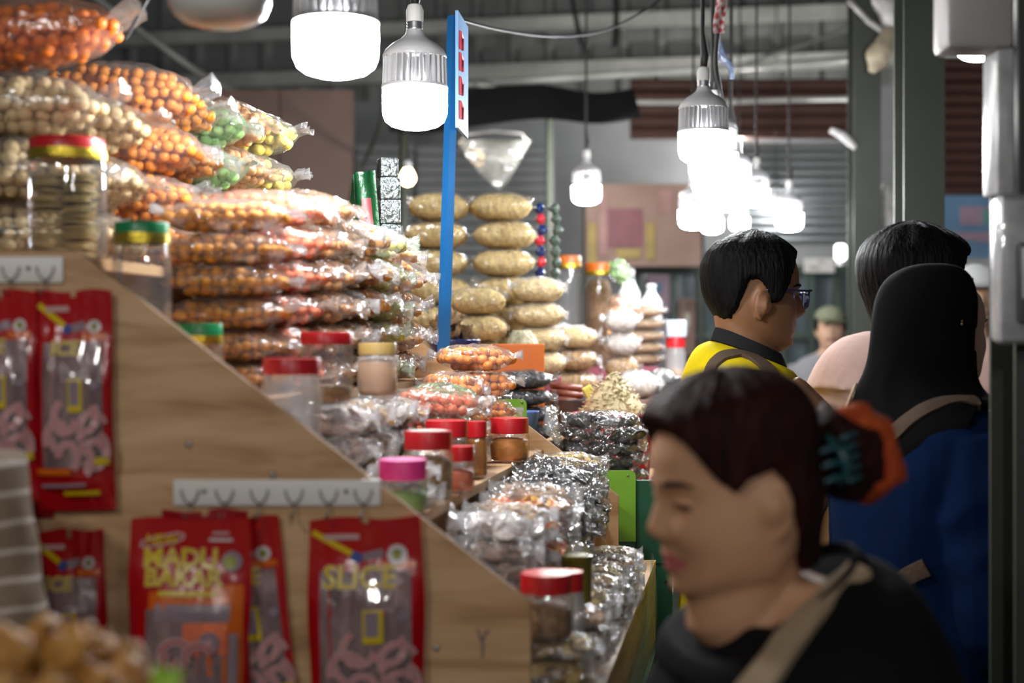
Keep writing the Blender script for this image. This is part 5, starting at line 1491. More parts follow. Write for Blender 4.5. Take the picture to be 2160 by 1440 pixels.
k = 0
for ring, (rr_, n, zz) in enumerate(((0.130, 21, 0.022), (0.092, 15, 0.022), (0.055, 9, 0.022), (0.018, 3, 0.022), (0.111, 18, 0.051), (0.073, 12, 0.051), (0.035, 6, 0.051), (0.092, 15, 0.080), (0.054, 9, 0.080), (0.018, 3, 0.080), (0.070, 11, 0.108), (0.032, 5, 0.108), (0.0, 1, 0.108), (0.035, 5, 0.132))):
    for i in range(n):
        a = 2 * PI * (i + 0.5 * ring) / n
        p = Vector(tr.location) + Vector((rr_ * math.cos(a), rr_ * math.sin(a), zz + rnd.uniform(-.002, .002)))
        o = link('fritter', fm[k % 6], loc=p, rot=(rnd.uniform(0, 6), rnd.uniform(0, 6), rnd.uniform(0, 6)))
        tag(o, 'golden brown crisp fritter heaped on the tray', 'fritter', 'fritters on the tray')
        k += 1
M['lettuce'] = pmat('lettuce', (0.25, 0.42, 0.03), 0.4, var=0.3, scale=30)
m = MB(); m.grid(lambda i, j: ((i - .5) * 0.022, (j - .5) * 0.02, 0.008 * mnoise.noise(Vector((i * 5, j * 5, 0)))), 8, 8)
nb = len(m.v); m.v += [(x, y, z_ - 0.002) for x, y, z_ in m.v]; m.f += [tuple(j + nb for j in f_[::-1]) for f_ in m.f]; m.m = [0] * len(m.f)
tag(m.build('lettuce_leaf', M['lettuce'], smooth=True, loc=P(352, 1434, 1.06), rot=(0.9, 0.2, 0.3)), 'curled lime green leaf at the edge of the fritters', 'leaf')
# ------------------------------------------------------------------ people
from mathutils.bvhtree import BVHTree
def skin(name, c, sp=0.35):
    return pmat(name, c, 0.5, var=0.08, scale=18, sss=0.12, spec=sp, bump=0.04, bscale=300)
M['skin_f'] = skin('warm_light_skin', (0.50, 0.27, 0.155))
M['skin_m'] = skin('brown_skin', (0.26, 0.125, 0.062))
M['skin_l'] = skin('light_skin', (0.50, 0.31, 0.21))
M['lip_f'] = pmat('rose_lips', (0.48, 0.12, 0.12), 0.4, var=0.08)
M['lip_m'] = pmat('brown_lips', (0.22, 0.09, 0.07), 0.45, var=0.08)
def hairmat(name, c, c2, rough=0.6):
    return pmat(name, c, rough, scale=90, col2=c2, stretch=(1, 1, 0.12), bump=0.8, bscale=140, spec=0.09)
M['hair_black'] = hairmat('black_hair', (0.0025, 0.0025, 0.003), (0.008, 0.0075, 0.008))
M['hair_red'] = hairmat('dark_red_brown_hair', (0.010, 0.003, 0.003), (0.034, 0.009, 0.008))
M['hair_orange'] = hairmat('orange_red_hair_tips', (0.30, 0.035, 0.012), (0.48, 0.09, 0.02))
M['eyewhite'] = pmat('eye_white', (0.55, 0.52, 0.49), 0.2, var=0.03)
M['iris'] = pmat('dark_iris', (0.02, 0.012, 0.008), 0.1, var=0.05)
def cloth(name, c, rough=0.9, var=0.12, bump=0.25, bs=18, **k):
    return pmat(name, c, rough, var=var, scale=9, bump=bump, bscale=bs, spec=0.08, **k)
M['c_black'] = cloth('black_tshirt', (0.006, 0.006, 0.007))
M['c_yellow'] = cloth('yellow_shirt', (0.72, 0.55, 0.006))
M['c_blackcollar'] = cloth('black_collar', (0.02, 0.02, 0.022))
M['c_blue'] = cloth('royal_blue_dress', (0.0012, 0.0095, 0.040))
M['c_hijab'] = cloth('black_hijab', (0.0035, 0.0035, 0.004))
M['c_pink'] = cloth('pale_pink_shirt', (0.33, 0.22, 0.195))
M['c_dark'] = cloth('dark_trousers', (0.02, 0.022, 0.03))
M['c_grey'] = cloth('grey_shirt', (0.20, 0.20, 0.21))
M['strap_beige'] = cloth('beige_strap', (0.34, 0.25, 0.165), bs=120)
M['strap_brown'] = cloth('brown_strap', (0.10, 0.07, 0.05), bs=120)
M['teal'] = pmat('teal_hair_claw', (0.015, 0.07, 0.085), 0.25, var=0.2)
M['lens'] = film('blue_tinted_lens', tint=(0.45, 0.55, 0.95), haze=0.25, hazecol=(0.02, 0.06, 0.3), gloss=0.1, rough=0.03, bump=0.0)
M['bluerim'] = pmat('blue_black_frame', (0.015, 0.02, 0.09), 0.2, var=0.05)
M['goldpin'] = pmat('gold_pin', (0.7, 0.5, 0.2), 0.2, 0.9, var=0.1)
# striped shirt: printed lines on beige cloth
def striped(name):
    m, nt, out = _new(name)
    N = nt.nodes; L = nt.links
    b = N.new('ShaderNodeBsdfPrincipled'); b.inputs['Roughness'].default_value = 0.85
    tc = N.new('ShaderNodeTexCoord')
    nz = N.new('ShaderNodeTexNoise'); nz.inputs['Scale'].default_value = 9
    L.new(tc.outputs['Object'], nz.inputs['Vector'])
    sp = N.new('ShaderNodeSeparateXYZ'); L.new(tc.outputs['Object'], sp.inputs[0])
    ma = N.new('ShaderNodeMath'); ma.operation = 'MULTIPLY_ADD'; ma.inputs[1].default_value = 0.018
    L.new(nz.outputs['Fac'], ma.inputs[0]); L.new(sp.outputs['Z'], ma.inputs[2])
    mu = N.new('ShaderNodeMath'); mu.operation = 'MULTIPLY'; mu.inputs[1].default_value = 1 / 0.031
    L.new(ma.outputs[0], mu.inputs[0])
    fr = N.new('ShaderNodeMath'); fr.operation = 'FRACT'; L.new(mu.outputs[0], fr.inputs[0])
    lt = N.new('ShaderNodeMath'); lt.operation = 'LESS_THAN'; lt.inputs[1].default_value = 0.16
    L.new(fr.outputs[0], lt.inputs[0])
    mx = N.new('ShaderNodeMixRGB'); mx.inputs[1].default_value = (0.24, 0.185, 0.13, 1); mx.inputs[2].default_value = (0.62, 0.56, 0.50, 1)
    L.new(lt.outputs[0], mx.inputs[0]); L.new(mx.outputs[0], b.inputs['Base Color'])
    L.new(b.outputs[0], out.inputs['Surface'])
    return m
M['c_stripe'] = striped('beige_striped_cloth')

ZT = [0.0, .06, .12, .20, .30, .40, .50, .60, .70, .80, .88, .94, .98, 1.0]
AF = [.30, .385, .40, .40, .405, .41, .405, .42, .415, .375, .30, .21, .12, .03]
AB = [.02, -.04, -.14, -.27, -.35, -.40, -.425, -.435, -.43, -.40, -.335, -.25, -.16, -.06]
WW = [.10, .20, .25, .285, .315, .33, .34, .345, .34, .315, .265, .195, .12, .04]
HB = [-.36, -.37, -.38, -.395, -.41, -.425, -.435, -.44, -.432, -.40, -.335, -.25, -.16, -.06]
HBS = [-.21, -.22, -.235, -.27, -.335, -.39, -.42, -.435, -.432, -.40, -.335, -.25, -.16, -.06]
HW = [.26, .265, .27, .29, .315, .335, .345, .35, .345, .318, .268, .197, .12, .04]
def sm(tab, z):
    zz = np.linspace(0, 1, 201)
    t = np.interp(zz, ZT, tab)
    kx = np.exp(-np.linspace(-2, 2, 13) ** 2); kx /= kx.sum()
    tp = np.concatenate([np.full(6, t[0]), t, np.full(6, t[-1])])
    t2 = np.convolve(tp, kx, 'valid')
    edge = np.minimum(1, np.minimum(zz, 1 - zz) / 0.05)
    t = t * (1 - edge) + t2 * edge
    return np.interp(z, zz, t)

def head_pts(Z, TH, opt, hair=False):
    jaw = opt.get('jaw', 1.0)
    af = sm(AF, Z); ab = sm((HB if opt.get('longhair') else HBS) if hair else AB, Z) * opt.get('hb', 1.0); w_ = sm(HW if hair else WW, Z) * (1 + (jaw - 1) * np.clip(1 - (Z - 0.1) / 0.5, 0, 1))
    c, s_ = np.cos(TH), np.sin(TH)
    x = np.where(c > 0, af, -ab) * np.sign(c) * np.abs(c) ** 0.92
    y = w_ * np.sign(s_) * np.abs(s_) ** 0.88
    if hair: return x, y
    g = lambda a, b, v: np.exp(-((v - b) / a) ** 2)
    fr = np.clip(c * 2, 0, 1)
    ay = np.abs(y)
    nz = np.interp(Z, [.285, .315, .345, .38, .42, .50, .56, .60], [0, .05, .098, .108, .085, .042, .012, 0]) * opt.get('nose', 1.0)
    nw = np.interp(Z, [.3, .34, .40, .5], [.070, .066, .048, .036]) * opt.get('nosew', 1.0)
    x = x + fr * nz * np.exp(-(ay / nw) ** 2.4)
    lp = opt.get('lips', 1.0)
    x = x + fr * lp * (.034 * g(.022, .243, Z) * g(.105, 0, ay) + .034 * g(.024, .186, Z) * g(.09, 0, ay) - .016 * g(.009, .215, Z) * g(.11, 0, ay))
    x = x + fr * (.026 * g(.05, .075, Z) * g(.10, 0, ay) - .012 * g(.02, .135, Z) * g(.1, 0, ay))
    x = x + fr * (-.040 * g(.075, .145, ay) * g(.055, .50, Z) + .026 * g(.052, .145, ay) * g(.030, .492, Z) + .016 * g(.03, .578, Z) * g(.17, .1, ay))
    x = x + fr * (.018 * opt.get('cheek', 1.0) * g(.09, .20, ay) * g(.09, .345, Z) - .010 * g(.03, .10, ay) * g(.05, .31, Z))
    return x, y

def loft_pts(m, X, Y, Z):
    R = [[(X[i, k], Y[i, k], Z[i, k]) for k in range(X.shape[1])] for i in range(X.shape[0])]
    m.rings(R)

def rot_mat(yaw, pitch, roll=0):
    return Matrix.Rotation(yaw, 3, 'Z') @ Matrix.Rotation(pitch, 3, 'Y') @ Matrix.Rotation(roll, 3, 'X')

def xform_mb(m, i0, A, t):
    for i in range(i0, len(m.v)):
        m.v[i] = tuple(A @ Vector(m.v[i]) + t)

def remeshed(m, voxel, smooth=2):
    me = m.mesh('tmp', [])
    o = bpy.data.objects.new('tmp_remesh', me); COL.objects.link(o)
    md = o.modifiers.new('r', 'REMESH'); md.mode = 'VOXEL'; md.voxel_size = voxel; md.use_smooth_shade = True
    if smooth:
        ms = o.modifiers.new('s', 'SMOOTH'); ms.iterations = smooth; ms.factor = 0.5
    dg = bpy.context.evaluated_depsgraph_get()
    out = bpy.data.meshes.new_from_object(o.evaluated_get(dg))
    bpy.data.objects.remove(o); bpy.data.meshes.remove(me)
    return out

TRAISE = 0.0
TOR = [(-.26, .22, .25, -.10), (-.36, .27, .34, -.13), (-.44, .33, .52, -.15), (-.52, .38, .70, -.15), (-.64, .44, .82, -.13), (-.85, .48, .85, -.10), (-1.2, .51, .80, -.07), (-1.7, .49, .73, -.08), (-2.2, .46, .67, -.08), (-2.7, .49, .73, -.10), (-3.1, .49, .74, -.11), (-3.45, .40, .64, -.11), (-3.6, .2, .4, -.11)]
def torso(m, hh, g, inflate=0.0, top=0, bot=None, n=40, wr=0.0, seed=0, lean=0.0, up=0.24, back=0.0):
    R = []
    rows = TOR[top:bot]
    zs = [r[0] for r in rows]
    zz = np.linspace(zs[0], zs[-1], 44)
    for z in zz:
        rx = np.interp(-z, [-r[0] for r in rows], [r[1] for r in rows]); ry = np.interp(-z, [-r[0] for r in rows], [r[2] for r in rows]); cx = np.interp(-z, [-r[0] for r in rows], [r[3] for r in rows])
        gg = 1 + (g - 1) * min(1, max(0, (-z - 0.3) / 0.7))
        ring = []
        for k in range(n):
            a = 2 * PI * k / n
            c, s_ = math.cos(a), math.sin(a)
            px = cx * hh + (rx * gg * hh + inflate) * math.copysign(abs(c) ** 0.85, c)
            py = (ry * (1 + (gg - 1) * 0.6) * hh + inflate) * math.copysign(abs(s_) ** 0.85, s_)
            q = Vector((px, py, z * hh))
            if wr:
                d = wr * (1 - abs(2 * mnoise.noise(Vector((px * 6, py * 6, z * hh * 3 + seed))))) 
                q.x += d * c; q.y += d * s_
            q.x += (lean * (z + 3.3) / 3.0 * hh if lean else 0) + back * hh
            q.z += up * hh * min(1, max(0, (z + 3.6) / 1.5))
            ring.append(tuple(q))
        R.append(ring)
    m.rings(R)

def human(name, at, hh, ground, yaw, label, opt):
    """person whose chin point sits at 'at'; faces local +x, turned by yaw. One continuous body mesh, clothes and hair as parts"""
    r = empty(name, (at.x, at.y, ground), (0, 0, yaw), label=label, cat='person')
    ch = Vector((0, 0, at.z - ground))               # chin point in root space
    vox = opt.get('voxel', 0.0045)
    g = opt.get('girth', 1.0)
    A = rot_mat(opt.get('hyaw', 0), opt.get('hpitch', 0), opt.get('hroll', 0))
    piv = Vector((-0.06, 0, 0.12)) * hh
    lean = opt.get('lean', 0.0)
    body = MB()
    nz_, nt_ = (72, 96) if vox < 0.006 else (36, 40)
    zz = np.concatenate([np.linspace(0, .985, nz_ - 4), np.array([.99, .995, .998, 1.0])])
    th = np.linspace(0, 2 * PI, nt_, endpoint=False)
    Z, TH = np.meshgrid(zz, th, indexing='ij')
    X, Y = head_pts(Z, TH, opt)
    xs = 0.93
    i0 = len(body.v)
    loft_pts(body, X * hh * xs, Y * hh, Z * hh)
    # ears
    ez, ex = opt.get('ear', (0.44, 0.02))
    for sgn in (-1, 1):
        yw = 0.335 * hh * opt.get('earw', 1.0)
        er = []
        for k in range(13):
            a = -0.55 * PI + 1.95 * PI * k / 12 * 0.82
            er.append(Vector(((ex - 0.015 - 0.062 * math.cos(a) * 1.0) * hh * xs, sgn * (yw + 0.018 * hh + 0.020 * hh * math.cos(a)), (ez + 0.125 * math.sin(a)) * hh)))
        body.tube(er, [0.020 * hh + 0.006 * hh * math.sin(k) * 0 for k in range(13)], 8)
        body.tube([Vector(((ex + 0.03) * hh, sgn * (yw - 0.02 * hh), (ez + 0.0) * hh)), Vector(((ex - 0.02) * hh, sgn * (yw + 0.012 * hh), ez * hh)), Vector(((ex - 0.05) * hh, sgn * (yw + 0.014 * hh), ez * hh))], [0.07 * hh, 0.075 * hh, 0.05 * hh], 10, flat=[1.25, 1.25, 1.3])
    for i in range(i0, len(body.v)):
        body.v[i] = tuple(A @ (Vector(body.v[i]) - piv) + piv)
    # neck
    up = opt.get('up', 0.24); back = opt.get('back', -0.06)
    nr = opt.get('neck', 1.0)
    dc = opt.get('dchin', 0.0)
    body.tube([Vector((-.08, 0, .34)) * hh, Vector((-.04 + dc * 0.3, 0, .12)) * hh, Vector((-.03 + dc * 0.35, 0, -.08)) * hh, Vector((-.04 + dc * 0.1 + back * .6, 0, -.20)) * hh, Vector((-.08 + back, 0, -.38)) * hh],
              [.25 * hh * nr, .255 * hh * nr, .25 * hh * nr, .27 * hh * nr, .34 * hh * nr], 24, flat=[1.0] * 5)
    torso(body, hh, g, lean=lean, up=up, back=back)
    arms = opt.get('arms')
    AR = {}
    for sgn in (-1, 1):
        k = 'R' if sgn < 0 else 'L'
        sh = Vector((-.13 + back, sgn * .76, -.66 + up)) * hh
        el = Vector((-.22 + back, sgn * .95, -2.0 + up)) * hh
        wr_ = Vector((.10, sgn * .92, -3.05)) * hh
        if arms and k in arms:
            el, wr_ = [Vector(q) * hh for q in arms[k]]
        AR[k] = (sh, el, wr_)
        body.tube([sh, sh.lerp(el, .3), sh.lerp(el, .7), el, el.lerp(wr_, .3), el.lerp(wr_, .75), wr_], [q * hh * (0.5 + 0.5 * g) for q in (.24, .215, .185, .165, .165, .12, .105)], 16)
        # hand: flat palm, four fingers and a thumb rooted in it
        d = (wr_ - el).normalized()
        hd = opt.get('handdir', {}).get(k)
        if hd: d = Vector(hd).normalized()
        side = d.cross(Vector((0, 0, 1)))
        side = side.normalized() if side.length > .1 else Vector((1, 0, 0))
        nrm = side.cross(d).normalized()
        pc_ = wr_ + d * .20 * hh
        body.tube([wr_ - d * .03 * hh, wr_ + d * .10 * hh, pc_ + d * .08 * hh, pc_ + d * .16 * hh], [.10 * hh, .15 * hh, .175 * hh, .15 * hh], 12, flat=[.8, .55, .45, .4])
        curl = opt.get('curl', 0.5)
        for f in range(4):
            off = side * ((f - 1.5) * .085 * hh)
            b_ = pc_ + d * .12 * hh + off
            ln = (.30, .34, .32, .25)[f] * hh
            p1 = b_ + (d * math.cos(curl) - nrm * math.sin(curl)) * ln * .5
            p2 = p1 + (d * math.cos(curl * 2.2) - nrm * math.sin(curl * 2.2)) * ln * .32
            p3 = p2 + (d * math.cos(curl * 3) - nrm * math.sin(curl * 3)) * ln * .25
            body.tube([b_ - d * .05 * hh, b_, p1, p2, p3], [.040 * hh, .042 * hh, .040 * hh, .036 * hh, .026 * hh], 8)
        tb = wr_ + d * .10 * hh + side * .12 * hh
        body.tube([tb, tb + side * .10 * hh + d * .10 * hh, tb + side * .13 * hh + d * .22 * hh - nrm * .05 * hh, tb + side * .11 * hh + d * .30 * hh - nrm * .08 * hh], [.055 * hh, .050 * hh, .042 * hh, .028 * hh], 8)
    fz = -ch.z / hh
    for sgn in (-1, 1):
        hp = Vector((-.11, sgn * .34, -3.25)); kn = Vector((-.06, sgn * .34, (fz - 3.2) / 2 - .1)); an = Vector((-.14, sgn * .34, fz + .3))
        body.tube([q * hh for q in (hp, hp.lerp(kn, .4), kn, kn.lerp(an, .35), an)], [q * hh * g for q in (.40, .34, .235, .235, .15)], 16)
        body.tube([Vector((-.30, sgn * .34, fz + .13)) * hh, Vector((-.1, sgn * .35, fz + .165)) * hh, Vector((.3, sgn * .38, fz + .14)) * hh, Vector((.62, sgn * .40, fz + .09)) * hh], [.12 * hh, .16 * hh, .135 * hh, .085 * hh], 10)
    me = remeshed(body, vox, opt.get('smooth', 2))
    me.materials.clear()
    me.materials.append(opt['skin']); me.materials.append(opt.get('lip', opt['skin'])); 
    n = len(me.polygons)
    cen = np.empty(n * 3); me.polygons.foreach_get('center', cen); cen = cen.reshape(n, 3)
    Ai = np.array(A.inverted()); hc = (cen - np.array(piv)) @ Ai.T + np.array(piv); hc /= hh
    lipm = (np.abs(hc[:, 2] - 0.213) < 0.047 - 0.16 * np.abs(hc[:, 1])) & (np.abs(hc[:, 1]) < 0.15) & (hc[:, 0] > 0.28)
    me.polygons.foreach_set('material_index', lipm.astype(np.int32))
    b = link('body', me, r, loc=ch)
    def toHead(p):
        return A @ (Vector(p) * hh - piv) + piv + ch
    # eyes and brows
    if opt.get('eyes', True):
        for sgn in (-1, 1):
            V, Fc = ico(3)
            m = MB(); m.add([toHead((0.300 * xs + v[0] * .062, sgn * .145 + v[1] * .062, .492 + v[2] * .062)) for v in V], Fc)
            e_ = m.build('eye', M['eyewhite'], r, smooth=True)
            m = MB(); m.add([toHead((0.338 * xs + v[0] * .034, sgn * .142 + v[1] * .034, .488 + v[2] * .034)) for v in V], Fc)
            m.build('iris', M['iris'], e_, smooth=True)
            if opt.get('lash'):
                m = MB(); m.tube([toHead((.350 * xs, sgn * .085, .478)), toHead((.375 * xs, sgn * .135, .486)), toHead((.350 * xs, sgn * .20, .470)), toHead((.305 * xs, sgn * .232, .458))], [.006 * hh, .011 * hh, .012 * hh, .004 * hh], 6)
                m.build('eyelash', M['iris'], r, smooth=True)
                m = MB(); m.tube([toHead((.355 * xs, sgn * .08, .50)), toHead((.378 * xs, sgn * .14, .512)), toHead((.350 * xs, sgn * .205, .503)), toHead((.31 * xs, sgn * .235, .48))], [.01 * hh, .022 * hh, .020 * hh, .006 * hh], 8)
                m.build('eyelid', opt['skin'], r, smooth=True)
            m = MB(); m.tube([toHead((.415 * xs, sgn * .06, .578)), toHead((.408 * xs, sgn * .13, .592)), toHead((.365 * xs, sgn * .21, .59)), toHead((.315 * xs, sgn * .25, .57))], [.008 * hh, .014 * hh, .011 * hh, .004 * hh], 6)
            m.build('eyebrow', opt.get('hair', M['hair_black']), r, smooth=True)
    # hair cap
    if 'hairline' in opt:
        thick = opt.get('thick', 0.07)
        hl = opt['hairline']
        nzh, nth = 70, 140
        zz = np.concatenate([np.linspace(0.03, .97, nzh), np.array([.985, .995, 1.0])])
        th = np.linspace(0, 2 * PI, nth, endpoint=False)
        Z, TH = np.meshgrid(zz, th, indexing='ij')
        X, Y = head_pts(np.clip(Z, 0, 1), TH, opt, hair=True)
        deg = np.degrees(np.abs((TH + PI) % (2 * PI) - PI))
        zl = np.interp(deg, [q[0] for q in hl], [q[1] for q in hl])
        rag = np.zeros_like(Z); nn = np.zeros_like(Z); n3 = np.zeros_like(Z)
        for i in range(Z.shape[0]):
            for k in range(Z.shape[1]):
                a = TH[i, k]
                ca, sa = math.cos(a), math.sin(a)
                rag[i, k] = mnoise.noise(Vector((ca * 14, sa * 14, 3)))
                nn[i, k] = mnoise.noise(Vector((ca * 22, sa * 22, Z[i, k] * 3.0)))
                n3[i, k] = mnoise.noise(Vector((ca * 2.2, sa * 2.2, Z[i, k] * 3 + 5)))
        s_ = np.clip((Z - (zl + rag * 0.012)) / 0.05, 0, 1)
        s_ = s_ * s_ * (3 - 2 * s_)
        tk = thick * (1 + 0.25 * n3) + 0.010 * nn
        vol = opt.get('hairvol')
        if vol is not None:
            tk = tk + vol(deg, Z)
        # outward offset along the normal approximated radially, tucked inside the skull off the hairline
        rad = np.sqrt(X ** 2 + Y ** 2 + ((Z - .55) * .8) ** 2) + 1e-6
        low = np.clip(1 - Z / 0.35, 0, 1)
        base = -0.05 - 0.14 * low
        tk = tk * (0.35 + 0.65 * np.clip(Z / opt.get('taper', 0.45), 0, 1))
        off = base + (tk - base) * s_
        X2 = X * xs + X / rad * off; Y2 = Y + Y / rad * off; Z2 = Z + np.where(Z > .5, (Z - .55) * .8 / rad * off, 0) 
        m = MB()
        R = [[toHead((X2[i, k], Y2[i, k], Z2[i, k])) for k in range(nth)] for i in range(Z.shape[0])]
        m.rings(R)
        m.build('hair', opt['hair'], r, smooth=True)
    # clothes
    inf = opt.get('inflate', 0.012)
    sl = opt.get('sleeve', 0.55)
    m = MB()
    if 'yoke' in opt:
        yz, yt, yrx, yry, ycx = opt['yoke']
        R = []
        tz = -.72 + up
        for q in range(9):
            f = q / 8
            fe = f ** 0.5
            ring = []
            for k in range(40):
                a = 2 * PI * k / 40
                c, s_ = math.cos(a), math.sin(a)
                A0 = Vector((ycx + yrx * c, yry * s_, yz - yt * yrx * c))
                sg_ = lambda v: math.copysign(abs(v) ** .85, v)
                A1 = Vector((-.13 + back + (.47 * (1 + (g - 1) * 1.0)) * sg_(c), (.86 * (1 + (g - 1) * .7)) * sg_(s_), tz))
                p = A0.lerp(A1, f)
                p.x = A0.x + (A1.x - A0.x) * fe; p.y = A0.y + (A1.y - A0.y) * fe
                nrm = Vector((c * inf, s_ * inf, 0.014 * math.sin(PI * f)))
                ring.append(p * hh + nrm)
            R.append(ring)
        m.rings(R)
    torso(m, hh, g, inf, top=opt.get('neckrow', 1), bot=opt.get('hemrow', 11), wr=opt.get('wrinkle', 0.006), seed=len(name) + g, lean=lean, up=up, back=back)
    for k in ('L', 'R'):
        sh, el, wr_ = AR[k]
        pts = [sh, sh.lerp(el, .35), sh.lerp(el, .7)]
        rads = [.27, .25, .235]
        if sl > 0.7:
            pts += [el, el.lerp(wr_, .35), el.lerp(wr_, min(1, (sl - .7) / .3))]
            rads += [.23, .22, .20]
        sw = opt.get('sleevew', 1.0)
        i0 = len(m.v)
        sub = []
        sr = []
        for q in range(len(pts) - 1):
            for t in range(5):
                sub.append(pts[q].lerp(pts[q + 1], t / 5)); sr.append((rads[q] * (1 - t / 5) + rads[q + 1] * t / 5) * hh * (0.5 + 0.5 * g) * (1 + (sw - 1) * min(1, (q + t / 5) / 1.0)))
        sub.append(pts[-1]); sr.append(rads[-1] * hh * (0.5 + 0.5 * g) * sw)
        m.tube(sub, sr, 20)
        for i in range(i0, len(m.v)):
            q = Vector(m.v[i])
            c = sub[min((i - i0) // 20, len(sub) - 1)]
            dv = q - c
            m.v[i] = tuple(c + dv * (1 + 0.10 * opt.get('fold', 1.0) * (1 - abs(2 * mnoise.noise(q * 11)))))
    me = remeshed(m, opt.get('cvox', 0.006), 3)
    me.materials.clear(); me.materials.append(opt['top'])
    top = link(opt.get('topname', 'shirt'), me, r, loc=ch)
    m = MB()
    torso(m, hh, g, 0.008, top=9, wr=0.004, lean=lean, up=up, back=back)
    for sgn in (-1, 1):
        hp = Vector((-.11, sgn * .34, -3.25)); an = Vector((-.14, sgn * .34, fz + .42))
        if opt.get('skirt'):
            continue
        m.tube([q * hh for q in (hp, hp.lerp(an, .25), hp.lerp(an, .5), hp.lerp(an, .8), an)], [q * hh * g for q in (.43, .39, .32, .28, .25)], 16)
    if opt.get('skirt'):
        m.tube([Vector((-.11, 0, -2.9)) * hh, Vector((-.11, 0, -4)) * hh, Vector((-.11, 0, fz + .25)) * hh], [.74 * hh * g, .85 * hh * g, .95 * hh * g], 28, flat=[.72, .75, .8])
    me = remeshed(m, 0.010, 3)
    me.materials.clear(); me.materials.append(opt.get('bottom', M['c_dark']))
    link('skirt' if opt.get('skirt') else 'trousers', me, r, loc=ch)
    r['_'] = 0; del r['_']
    return r, toHead, ch, top

def bvh_of(objs):
    bpy.context.view_layer.update()
    vs, fs = [], []
    for o in objs:
        b = len(vs); Mw = o.matrix_world
        vs += [Mw @ v.co for v in o.data.vertices]
        fs += [tuple(i + b for i in p.vertices) for p in o.data.polygons]
    return BVHTree.FromPolygons(vs, fs)

def strap_on(root, objs, pix, width, mat, d0, name='strap', th=0.003, extra=None, flat=None):
    """a band lying on the clothes, through the points seen at the given photo pixels"""
    T = bvh_of(objs)
    pts = []; nrms = []
    C0 = Vector((0, 0, H))
    fine = []
    for i in range(len(pix) - 1):
        for t in range(6):
            fine.append((pix[i][0] * (1 - t / 6) + pix[i + 1][0] * t / 6, pix[i][1] * (1 - t / 6) + pix[i + 1][1] * t / 6))
    fine.append(pix[-1])
    for (u, v) in fine:
        dr = (P(u, v, 1.0) - C0).normalized()
        hit = T.ray_cast(C0, dr)
        if hit[0] is not None and abs(hit[0].y - d0) < 0.6:
            pts.append(hit[0]); nrms.append(hit[1] if hit[1].dot(dr) < 0 else -hit[1])
    if len(pts) < 3: return None
    for _ in range(3):
        pts = [pts[0]] + [(pts[i - 1] + pts[i] * 2 + pts[i + 1]) / 4 for i in range(1, len(pts) - 1)] + [pts[-1]]
        nrms = [nrms[0]] + [(nrms[i - 1] + nrms[i] * 2 + nrms[i + 1]).normalized() for i in range(1, len(nrms) - 1)] + [nrms[-1]]
    m = MB(); R = []
    for i, p in enumerate(pts):
        t = (pts[min(i + 1, len(pts) - 1)] - pts[max(i - 1, 0)]).normalized()
        sd = t.cross(nrms[i]).normalized() * width / 2
        nn = nrms[i]
        R.append([p + sd - nn * 0.006, p + sd + nn * (th + 0.004), p + nn * (th + 0.006), p - sd + nn * (th + 0.004), p - sd - nn * 0.006])
    m.rings(R)
    inv = root.matrix_world.inverted()
    m.v = [tuple(inv @ Vector(q)) for q in m.v]
    return m.build(name, mat, root, smooth=True, sharp=60)

MAN_HL = [(0, .80), (25, .80), (40, .77), (52, .66), (60, .52), (68, .40), (78, .38), (84, .50), (92, .58), (104, .58), (110, .46), (120, .32), (138, .22), (180, .19)]
# --- man in the yellow shirt
rm, th_, ch_, top_ = human('person', P(1583, 736, 3.05), 0.242, 0.0, math.radians(2), 'man in a yellow shirt with black collar, blue glasses and short black hair',
    dict(skin=M['skin_m'], lip=M['lip_m'], hair=M['hair_black'], hairline=MAN_HL, thick=0.055, top=M['c_yellow'], ear=(0.385, 0.03), hpitch=math.radians(4), sleeve=0.55,
         hairvol=lambda dg, z: 0.03 * np.exp(-((z - .75) / .2) ** 2) * np.clip((dg - 60) / 60, 0, 1),
         arms={'R': ((.30, -1.0, -1.42), (.47, -.70, -.52))}, handdir={'R': (-0.70, 0.1, 0.72)}, curl=0.9, neck=1.0, inflate=0.014, back=0.02, yoke=(-.05, .45, .285, .285, -.02)))
# collar
def collar(root, ch, hh, mat, z=-.10, tilt=0.42, rx=.285, ry=.285, h=.13, cx=-.10, th=.02, drop=0.0):
    m = MB(); R = [[], [], [], []]
    n = 48
    for k in range(n):
        a = 2 * PI * k / n
        c, s_ = math.cos(a), math.sin(a)
        zz = z - tilt * rx * (c) - drop * abs(s_)
        for j, (dr, dz) in enumerate(((0, h), (th, h), (th + .045, 0), (.02, -.03))):
            R[j].append(Vector(((cx + (rx + dr) * c) * hh, (ry + dr) * s_ * hh, (zz + dz) * hh)) + ch)
    m.rings(R, False, False)
    fs = m.f
    n0 = n
    for k in range(n0):
        k2 = (k + 1) % n0
        m.f.append((k2, k, 3 * n0 + k, 3 * n0 + k2)); m.m.append(0)
    return m.build('collar', mat, root, smooth=True, sharp=50)
collar(rm, ch_, 0.242, M['c_blackcollar'], z=-.04, tilt=0.45, h=.11, cx=-.02, rx=.275, ry=.275)
